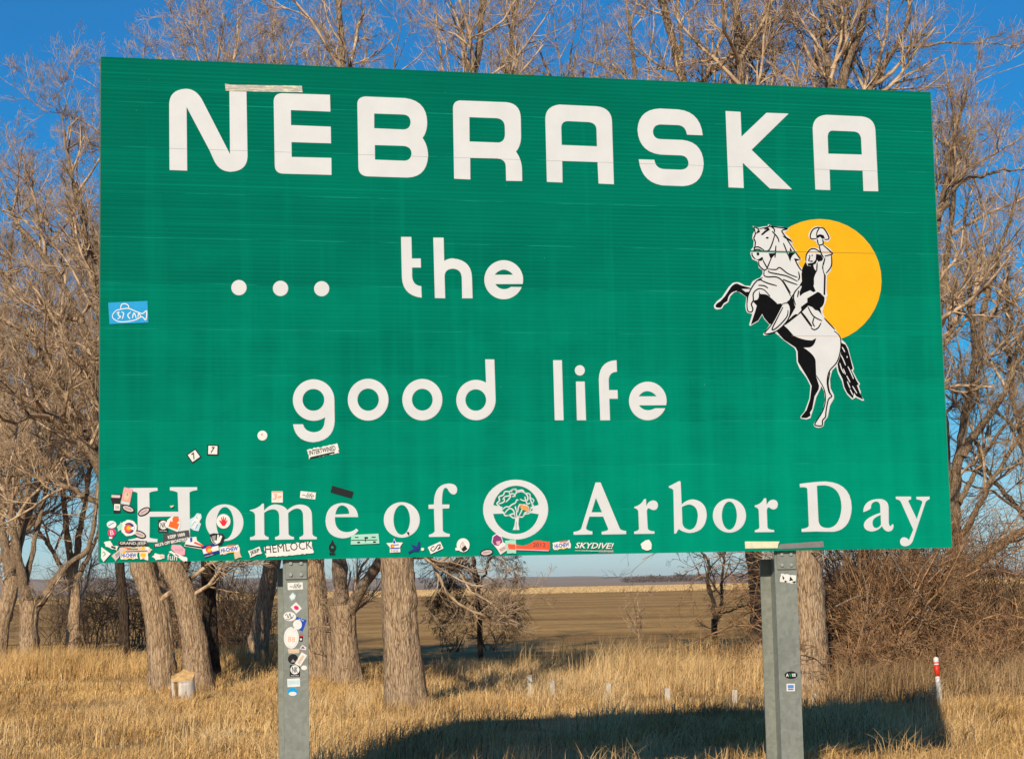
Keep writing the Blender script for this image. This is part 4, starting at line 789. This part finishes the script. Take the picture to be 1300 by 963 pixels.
# hanging twigs below the sign belong to the thick tree's drooping shoots
def bush(label, px, py, h, spread, n_stem, seed, mat='brush', group=None, name='bush', K=(6, 4, 2), up=.03, width=.016):
    g = ground(px, py); r_ = np.random.default_rng(seed)
    o = empty(name, g); tag(o, label, 'bush', group)
    n_ = 9; P = np.empty((n_stem, n_, 3)); P[:, 0] = r_.normal(scale=spread * .22, size=(n_stem, 3)) * [1, 1, 0] + [0, 0, -.03]
    q = r_.uniform(0, 6.28, n_stem); ln = h * r_.uniform(.55, 1.25, n_stem); tilt = np.abs(r_.normal(scale=.45, size=n_stem))
    d = np.stack([np.cos(q) * np.sin(tilt), np.sin(q) * np.sin(tilt), np.cos(tilt)], 1)
    for k in range(1, n_):
        d = d + r_.normal(scale=.14, size=d.shape); d[:, 2] -= .045 * k * r_.uniform(.2, 1.4, n_stem); d /= np.linalg.norm(d, axis=1, keepdims=True)
        P[:, k] = P[:, k - 1] + d * (ln / (n_ - 1))[:, None]
    P[:, 1:, 2] = np.maximum(P[:, 1:, 2], .05)
    Rd = r_.uniform(.5, 1.2, n_stem)[:, None] * width * np.linspace(1, .35, n_)[None]
    v, f = batch_tubes(P, Rd, 5); link('stems', np_mesh('stems', v, f), M[mat], o, smooth=True)['kind'] = 'stuff'
    global rng
    keep = rng; rng = np.random.default_rng(seed + 500)
    b2, q2, n2 = spawn(P, Rd, ln, K[0], .15, 1, (25, 75), (.25, .5), up, .2, 5, (.5, .8), .004)
    b3, q3, n3 = spawn(b2, q2, n2, K[1], .1, 1, (25, 70), (.35, .65), up, .25, 4, (.5, .8), .003)
    b4, q4, n4 = spawn(b3, q3, n3, K[2], .1, 1, (25, 70), (.4, .7), up, .25, 3, (.6, .9), .0026)
    rng = keep
    v, f = merge([batch_tubes(b2, q2, 4), batch_tubes(b3, q3, 3), batch_tubes(b4, q4, 3)]); v[:, 2] = np.maximum(v[:, 2], .02)
    link('twigs', np_mesh('twigs', v, f), M[mat], o)['kind'] = 'stuff'
    return o
def bushes(group, rows, n_stem, seed, **kw):
    for i, (px, py, h, sp, mat, lb) in enumerate(rows): bush(lb, px, py, h, sp, n_stem, seed + i, mat=mat, group=group, **kw)
bushes('bushes of the thicket', (
    (1068, 868, 3.3, 1.0, 'brush', 'tangled thicket bush pressed against the mottled trunk'),
    (1092, 852, 3.9, 1.2, 'brush', 'tall tangled thicket bush, second from the mottled trunk'),
    (1118, 872, 2.8, 1.2, 'brush', 'shorter tangled bush in the middle of the thicket'),
    (1140, 846, 4.2, 1.3, 'brush', 'tallest tangled thicket bush, behind the marker post'),
    (1165, 862, 3.4, 1.1, 'brush', 'tangled thicket bush beside the marker post'),
    (1105, 885, 1.1, 1.0, 'brush', 'low bush fronting the thicket on the mottled trunk side'),
    (1155, 884, 1.0, .9, 'brush', 'low bush fronting the thicket on the marker post side')), 40, 60)
bushes('bushes right of the marker post', (
    (1225, 850, 3.0, 1.3, 'twig_dark', 'dark leafless bush right of the marker post under the low limb'),
    (1262, 862, 2.0, 1.4, 'brush', 'tan bush between two dark bushes right of the marker post'),
    (1290, 845, 2.2, 1.4, 'twig_dark', 'dark leafless bush at the field edge past the tan bush'),
    (1240, 878, 1.1, 1.2, 'brush', 'knee high tan bush in the grass right of the marker post')), 34, 80)
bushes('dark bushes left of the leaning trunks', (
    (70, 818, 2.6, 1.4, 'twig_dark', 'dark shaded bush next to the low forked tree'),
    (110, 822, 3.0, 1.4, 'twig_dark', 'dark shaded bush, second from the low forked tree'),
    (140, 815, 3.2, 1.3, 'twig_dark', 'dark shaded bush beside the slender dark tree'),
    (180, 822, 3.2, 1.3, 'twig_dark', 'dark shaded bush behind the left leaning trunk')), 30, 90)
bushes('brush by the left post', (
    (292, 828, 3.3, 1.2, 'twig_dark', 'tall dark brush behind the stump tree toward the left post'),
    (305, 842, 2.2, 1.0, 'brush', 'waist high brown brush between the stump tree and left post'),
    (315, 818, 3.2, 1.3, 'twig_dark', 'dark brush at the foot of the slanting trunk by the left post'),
    (232, 822, 3.2, 1.2, 'brush', 'brown brush between the two leaning trunks by the stump')), 30, 100)
bushes('brush at the right post', (
    (1010, 862, 1.6, .8, 'brush', 'tan brush between the right post and mottled trunk'),
    (985, 838, 1.8, .8, 'brush', 'tan brush behind the right post at the field edge')), 16, 110, width=.009)
bushes('bushes beside the drooping sapling', (
    (575, 826, .9, .9, 'twig_dark', 'small dark bush between the thick trunk and drooping sapling'),
    (628, 824, .9, .9, 'twig_dark', 'small dark bush on the open field side of drooping sapling')), 12, 120)
# pale fallen branches crossing the thicket
for i, (pts_, d) in enumerate((('1124,862 1145,830 1163,803 1180,770', 27.5), ('1095,800 1112,780 1130,762 1165,756', 27.2), ('1132,705 1150,735 1172,760 1190,785', 27.0), ('1088,835 1098,790 1101,750 1092,720', 26.8), ('1060,770 1100,755 1140,775 1185,790', 27.8))):
    q = [tuple(map(float, w.split(','))) for w in pts_.split()]
    P_, R_, L_ = resample([at(x, y, d + .15 * k) for k, (x, y) in enumerate(q)], np.linspace(.018, .008, len(q)), 16)
    b = P_[0].copy(); v, f = batch_tubes(P_[None], R_[None], 6)
    o = link('fallen_branch', np_mesh('fallen_branch', v - b, f), M['limb'], smooth=True); o.location = b
    tag(o, 'pale dead branch caught across the tangled thicket', 'branch', 'dead branches in the thicket')

# ------------------------------------------------------------------ stump
g = at(231, 876, 28.6); g[2] = 0
stump = empty('cut_stump', g); tag(stump, 'sawn pale tree stump with a slanted top in front of leaning trunks', 'stump')
n_, s_ = 9, 20; hh = np.linspace(-.05, .42, n_); q = np.arange(s_) * 2 * np.pi / s_
rr_ = .165 * (1 + .25 * np.exp(-(hh + .05) / .12))[:, None] * (1 + .07 * np.sin(q * 3 + 1) + .04 * np.sin(q * 7))[None]
X = rr_ * np.cos(q); Y = rr_ * np.sin(q); Z = np.repeat(hh[:, None], s_, 1)
Z[-1] = .35 + .10 * np.sin(q + .25) + .018 * np.sin(5 * q) + .012 * np.sin(9 * q + 1); Z[-2] = np.minimum(Z[-2], Z[-1] - .02)
v = np.stack([X, Y, Z], -1).reshape(-1, 3); i = np.arange(n_ * s_).reshape(n_, s_)
f = np.stack([i[:-1], np.roll(i[:-1], -1, 1), np.roll(i[1:], -1, 1), i[1:]], -1).reshape(-1, 4)
t = NT('stump side'); vv = t.coord('Object', (6, 6, 1)); n = t.noise(vv, 2.2, 4)
M['stumpside'] = t.done(t.ramp(n, [(.40, (.16, .09, .04)), (.47, (.42, .24, .10)), (.50, (.58, .52, .45)), (.66, (.70, .66, .60))]), .85)
link('side', np_mesh('side', v, f), M['stumpside'], stump, smooth=True)
top = v[-s_:]; c0 = top.mean(0); v2 = np.concatenate([top, [c0 + [-.02, .03, .022]]]); f2 = [(k, (k + 1) % s_, s_) for k in range(s_)]
link('cut_face', np_mesh('cut_face', v2, f2), plain('sawn wood', (.62, .40, .17), .8, .3, 14), stump)

# ------------------------------------------------------------------ marker post and white stakes
def lathe(name, prof, seg=14):
    q = np.arange(seg) * 2 * np.pi / seg; v = np.array([[(r_ * math.cos(k), r_ * math.sin(k), z) for k in q] for r_, z in prof]).reshape(-1, 3)
    i = np.arange(len(prof) * seg).reshape(len(prof), seg)
    f = np.stack([i[:-1], np.roll(i[:-1], -1, 1), np.roll(i[1:], -1, 1), i[1:]], -1).reshape(-1, 4); return np_mesh(name, v, f)
g = at(1193.5, 897, 24.4); g[2] = 0
mk = empty('marker_post', g); mk.rotation_euler = (0, R(-2.5), 0); tag(mk, 'white flexible marker post with a red band and domed cap beside the thicket', 'marker post')
M['plastic'] = plain('white plastic', (.74, .73, .70), .45); M['red'] = plain('red reflective', (.72, .035, .012), .4)
zt = float(at(1191, 833, 24.4)[2])
link('tube', lathe('tube', [(.034, -.05), (.034, .04), (.031, .05), (.031, zt - .235)]), M['plastic'], mk, smooth=True)
link('red_band', lathe('red_band', [(.031, zt - .235), (.0335, zt - .234), (.0335, zt - .095), (.031, zt - .094)]), M['red'], mk, smooth=True)
link('cap', lathe('cap', [(.031, zt - .094), (.031, zt - .065), (.034, zt - .06), (.033, zt - .025), (.022, zt - .006), (.002, zt)]), M['plastic'], mk, smooth=True)
link('red_ring', lathe('red_ring', [(.0315, zt - .078), (.0330, zt - .077), (.0330, zt - .064), (.0315, zt - .063)]), M['red'], mk, smooth=True)
M['stake'] = plain('weathered white wood', (.46, .42, .35), .8, .3, 9)
sb = box_mesh('stake', -.035, .035, -.02, .02, -.1, .50, .005); sb.materials.append(M['stake'])
for nth, (px, py, d) in zip(('first', 'second', 'third', 'fourth', 'fifth', 'sixth', 'seventh'), ((1160, 869, 25.0), (1031, 868, 25.1), (931.5, 864, 25.4), (848, 862, 25.8), (770, 856, 26.6), (703, 853, 27.6), (673, 846, 27.6))):
    p = at(px, py, d); o = link('stake', sb); o.location = (p[0], p[1], p[2] - .61); o.rotation_euler = (R(rng.uniform(-3, 3)), R(rng.uniform(-3, 3)), R(rng.uniform(-20, 20)))
    tag(o, 'short white wooden stake in dry grass, %s from the marker post' % nth, 'stake', 'row of short white stakes')

# ------------------------------------------------------------------ grass
def blades(name, label, X, Y, h, w, lean, mat, seed, curve=.5):
    r_ = np.random.default_rng(seed); N = len(X)
    hh = h * r_.uniform(.45, 1.25, N); ww = w * r_.uniform(.6, 1.3, N); q = r_.uniform(0, 6.28, N)
    ln = np.abs(r_.normal(scale=lean, size=N)) * hh; dq = r_.normal(.3, 1.6, N); dx, dy = np.cos(dq) * ln, np.sin(dq) * ln
    sx, sy = np.cos(q) * ww / 2, np.sin(q) * ww / 2
    z0 = np.full(N, -.02)
    v = np.empty((N, 5, 3))
    v[:, 0] = np.stack([X - sx, Y - sy, z0], 1); v[:, 1] = np.stack([X + sx, Y + sy, z0], 1)
    mx, my, mz = X + dx * .3, Y + dy * .3, hh * .6
    v[:, 2] = np.stack([mx + sx * .8, my + sy * .8, mz], 1); v[:, 3] = np.stack([mx - sx * .8, my - sy * .8, mz], 1)
    v[:, 4] = np.stack([X + dx, Y + dy, hh * (1 - .12 * np.minimum(1, ln / hh))], 1)
    b = np.arange(N)[:, None] * 5
    f = np.concatenate([b + [0, 1, 2], b + [0, 2, 3], b + [3, 2, 4]])
    me = np_mesh(name, v.reshape(-1, 3), f)
    at_ = me.attributes.new('tint', 'FLOAT', 'POINT'); big = .5 + .5 * np.sin(X * 1.3 + 1.7 * np.sin(Y * .9)) * np.sin(Y * 1.1 + 1.3 * np.sin(X * .7)); tv = np.clip(r_.random(N) * .7 + .45 * big - .08, 0, 1)   # tone drifts from patch to patch
    at_.data.foreach_set('value', np.repeat(tv, 5).astype(np.float32))
    o = link(name, me, mat); tag(o, label, 'grass', kind='stuff'); return o
def grass_mat(name, c0, c1, c2):
    t = NT(name); an = t.new('ShaderNodeAttribute', attribute_name='tint')
    c = t.ramp(an.outputs['Fac'], [(0.05, c0), (0.5, c1), (0.95, c2)])
    return t.done(c, .8, .15)
M['grass'] = grass_mat('dry grass', (.26, .145, .055), (.62, .385, .145), (.80, .56, .26))
M['grass_pale'] = grass_mat('pale tall grass', (.34, .21, .09), (.68, .46, .21), (.82, .63, .35))
M['weed'] = grass_mat('brown weeds', (.13, .08, .04), (.34, .215, .105), (.55, .38, .20))
M['grass_short'] = grass_mat('short dry grass', (.32, .18, .065), (.66, .415, .155), (.80, .56, .25))
def scatter(n_, d0, d1, wfac=.29, clump=0, seed=0, pxr=None):
    r_ = np.random.default_rng(seed); d = np.sqrt(r_.uniform(d0 ** 2, d1 ** 2, n_)); lo, hi = pxr if pxr else (-wfac, wfac)
    x = r_.uniform(lo, hi, n_) * d
    if clump:
        cx_ = r_.integers(0, n_, clump); k = r_.integers(0, clump, n_); x = x[cx_][k] + r_.normal(scale=.13, size=n_); d = d[cx_][k] + r_.normal(scale=.13, size=n_)
    return x, d
def px2(f_): return (f_ - 650) / FPX
def mound(x, y): return np.sin(x * .8 + 1.1 * np.sin(y * .5)) * .5 + np.sin(y * .45 + x * .3) * .5
def patchy(x, y): return np.sin(x * .9 + 2.1 * np.sin(y * .43 + 1)) * np.sin(y * .62 + 1.7 * np.sin(x * .51)) + .5 * np.sin(x * 2.3 + y * 1.1) * np.sin(y * 1.9 - x)
x, y = scatter(130000, 14, 37.5, clump=6000, seed=1)
keep = ~((x / y < px2(300) - .004 * (y - 30)) & (y > 27.0) & (y < 36)); x, y = x[keep], y[keep]
r_ = np.random.default_rng(5); keep = ~((x / y > px2(1045)) & (y > 25) & (r_.random(len(x)) < .75)) & ~((patchy(x, y) < -.45) & (r_.random(len(x)) < .85)); x, y = x[keep], y[keep]
blades('dry_grass', 'rough golden dry grass covering the verge', x, y, .14 * (1 + .8 * np.clip(patchy(x, y), -.8, 1.4)), .0075, 1.2, M['grass'], 2)
x, y = scatter(120000, 14, 38.5, seed=3); keep = patchy(x, y) > -.75; x, y = x[keep], y[keep]
blades('short_grass', 'short flattened straw coloured grass', x, y, .075, .008, 1.1, M['grass_short'], 4)
x, y = scatter(16000, 16, 37, clump=230, seed=51); keep = (x / y > px2(290)) | (y < 25); x, y = x[keep], y[keep]
blades('tall_grass', 'scattered taller grass tufts leaning in the verge', x, y, .30, .006, .8, M['grass_pale'], 52)
x, y = scatter(9000, 15, 37, clump=500, seed=53)
blades('weeds', 'brown broken weed stems among the grass', x, y, .28, .009, .9, M['weed'], 54)
bx, by = [], []
for (px_, py_, d_, rr_) in ((515, 893, 25.5, .42), (442, 862, 31, .4), (207, 862, 31.5, .36), (252, 862, 31, .4), (38, 828, 42, .5), (326, 838, 38, .4), (406, 853, 33, .4), (1030, 884, 26.5, .45), (231, 876, 28.6, .24), (158, 833, 42, .4)):
    b_ = at(px_, py_, d_); q_ = np.random.default_rng(int(px_)).uniform(0, 6.28, 420); e_ = rr_ * np.random.default_rng(int(px_) + 1).uniform(.7, 1.5, 420)
    bx.append(b_[0] + np.cos(q_) * e_); by.append(b_[1] + np.sin(q_) * e_)
blades('tall_grass', 'grass grown up around the tree feet', np.concatenate(bx), np.concatenate(by), .17, .007, .7, M['grass'], 56)
x, y = scatter(15000, 28, 38, clump=420, seed=5, pxr=(px2(560), px2(990)))
blades('tall_grass', 'tall pale wispy grass along the field edge', x, y, .25 * (1 + .5 * mound(x * 1.7, y * 1.3)), .007, .7, M['grass_pale'], 6)
x, y = scatter(8000, 27, 36, clump=190, seed=7, pxr=(px2(735), px2(975)))
blades('tall_grass', 'tall pale grass stems near the right post', x, y, .48 * (1 + .55 * mound(x * 2.1, y * 1.9)), .007, .5, M['grass_pale'], 8)
x, y = scatter(900, 34, 38.5, clump=70, seed=17, pxr=(px2(640), px2(1000)))
blades('tall_grass', 'scattered tall seed stalks at the field edge', x, y, .60, .008, .3, M['grass'], 18)
x, y = scatter(14000, 36, 42, clump=360, seed=9, pxr=(px2(-30), px2(400)))
blades('tall_grass', 'tan tall grass under the left trees', x, y, .40 * (1 + .5 * mound(x * 1.5, y * 1.3)), .009, .5, M['grass'], 10)
x, y = scatter(26000, 24.5, 38, clump=620, seed=12, pxr=(px2(1040), px2(1330)))
blades('weeds', 'dry brown weeds at the foot of the thicket', x, y, .50, .008, .6, M['weed'], 13)
r_ = np.random.default_rng(77); n_ = 104000
x, y = r_.uniform(-.30, .30, n_), np.repeat(np.linspace(272, 560, 40), n_ // 40) + r_.normal(scale=1.5, size=n_)
blades('stubble', 'distant golden crop stubble beyond the ploughed field', x * y, y, .22, .05, .3, M['grass_pale'], 78)

# ------------------------------------------------------------------ far trees on the skyline
M['far'] = plain('far woods', (.13, .10, .085), .95, .3, .05)
def far_clump(label, px, d, w, h, seed):
    r_ = np.random.default_rng(seed); b = at(px, 735, d); b[2] = 0
    n_ = 260; c0 = np.stack([r_.normal(scale=w * .28, size=n_), r_.normal(scale=w * .2, size=n_), np.abs(r_.normal(h * .45, h * .26, n_))], 1)
    s_ = h * .09; tri = r_.normal(scale=s_, size=(n_, 3, 3)) + c0[:, None]
    tri[:, :, 2] = np.maximum(tri[:, :, 2], -.5)
    f = np.arange(n_ * 3).reshape(n_, 3)
    o = empty('far_tree', b); tag(o, label, 'tree', 'trees on the skyline')
    link('crown', np_mesh('crown', tri.reshape(-1, 3), f), M['far'], o)
    v, f = batch_tubes(np.array([[[0, 0, -.5], [0, 0, h * .6]]]), np.array([[.35, .15]]), 6); link('trunk', np_mesh('trunk', v, f), M['far'], o)
for i in range(14):
    far_clump('distant dark tree on the skyline beyond the stubble field', 795 + i * 7.3 + rng.uniform(-2, 2), 1250 + rng.uniform(-60, 60), rng.uniform(5, 12), rng.uniform(2.6, 5.2), 200 + i)
for i in range(4):
    far_clump('distant dark tree at the stubble horizon right of the sign', 1258 + i * 5, 900, 7, rng.uniform(3.5, 5), 230 + i)

# ------------------------------------------------------------------ haze over the plain
t = NT('thin haze'); t.n.remove(t.b)
pv = t.new('ShaderNodeVolumePrincipled'); pv.inputs['Color'].default_value = (.80, .92, 1.0, 1); pv.inputs['Density'].default_value = 4.5e-5; pv.inputs['Anisotropy'].default_value = 0.0
t.l.new(pv.outputs['Volume'], t.n['Material Output'].inputs['Volume'])
tag(link('haze', box_mesh('haze', -7000, 7000, -140, 16500, -3.0, 80.0), t.m), 'thin pale haze lying over the far plain', 'haze', kind='stuff')
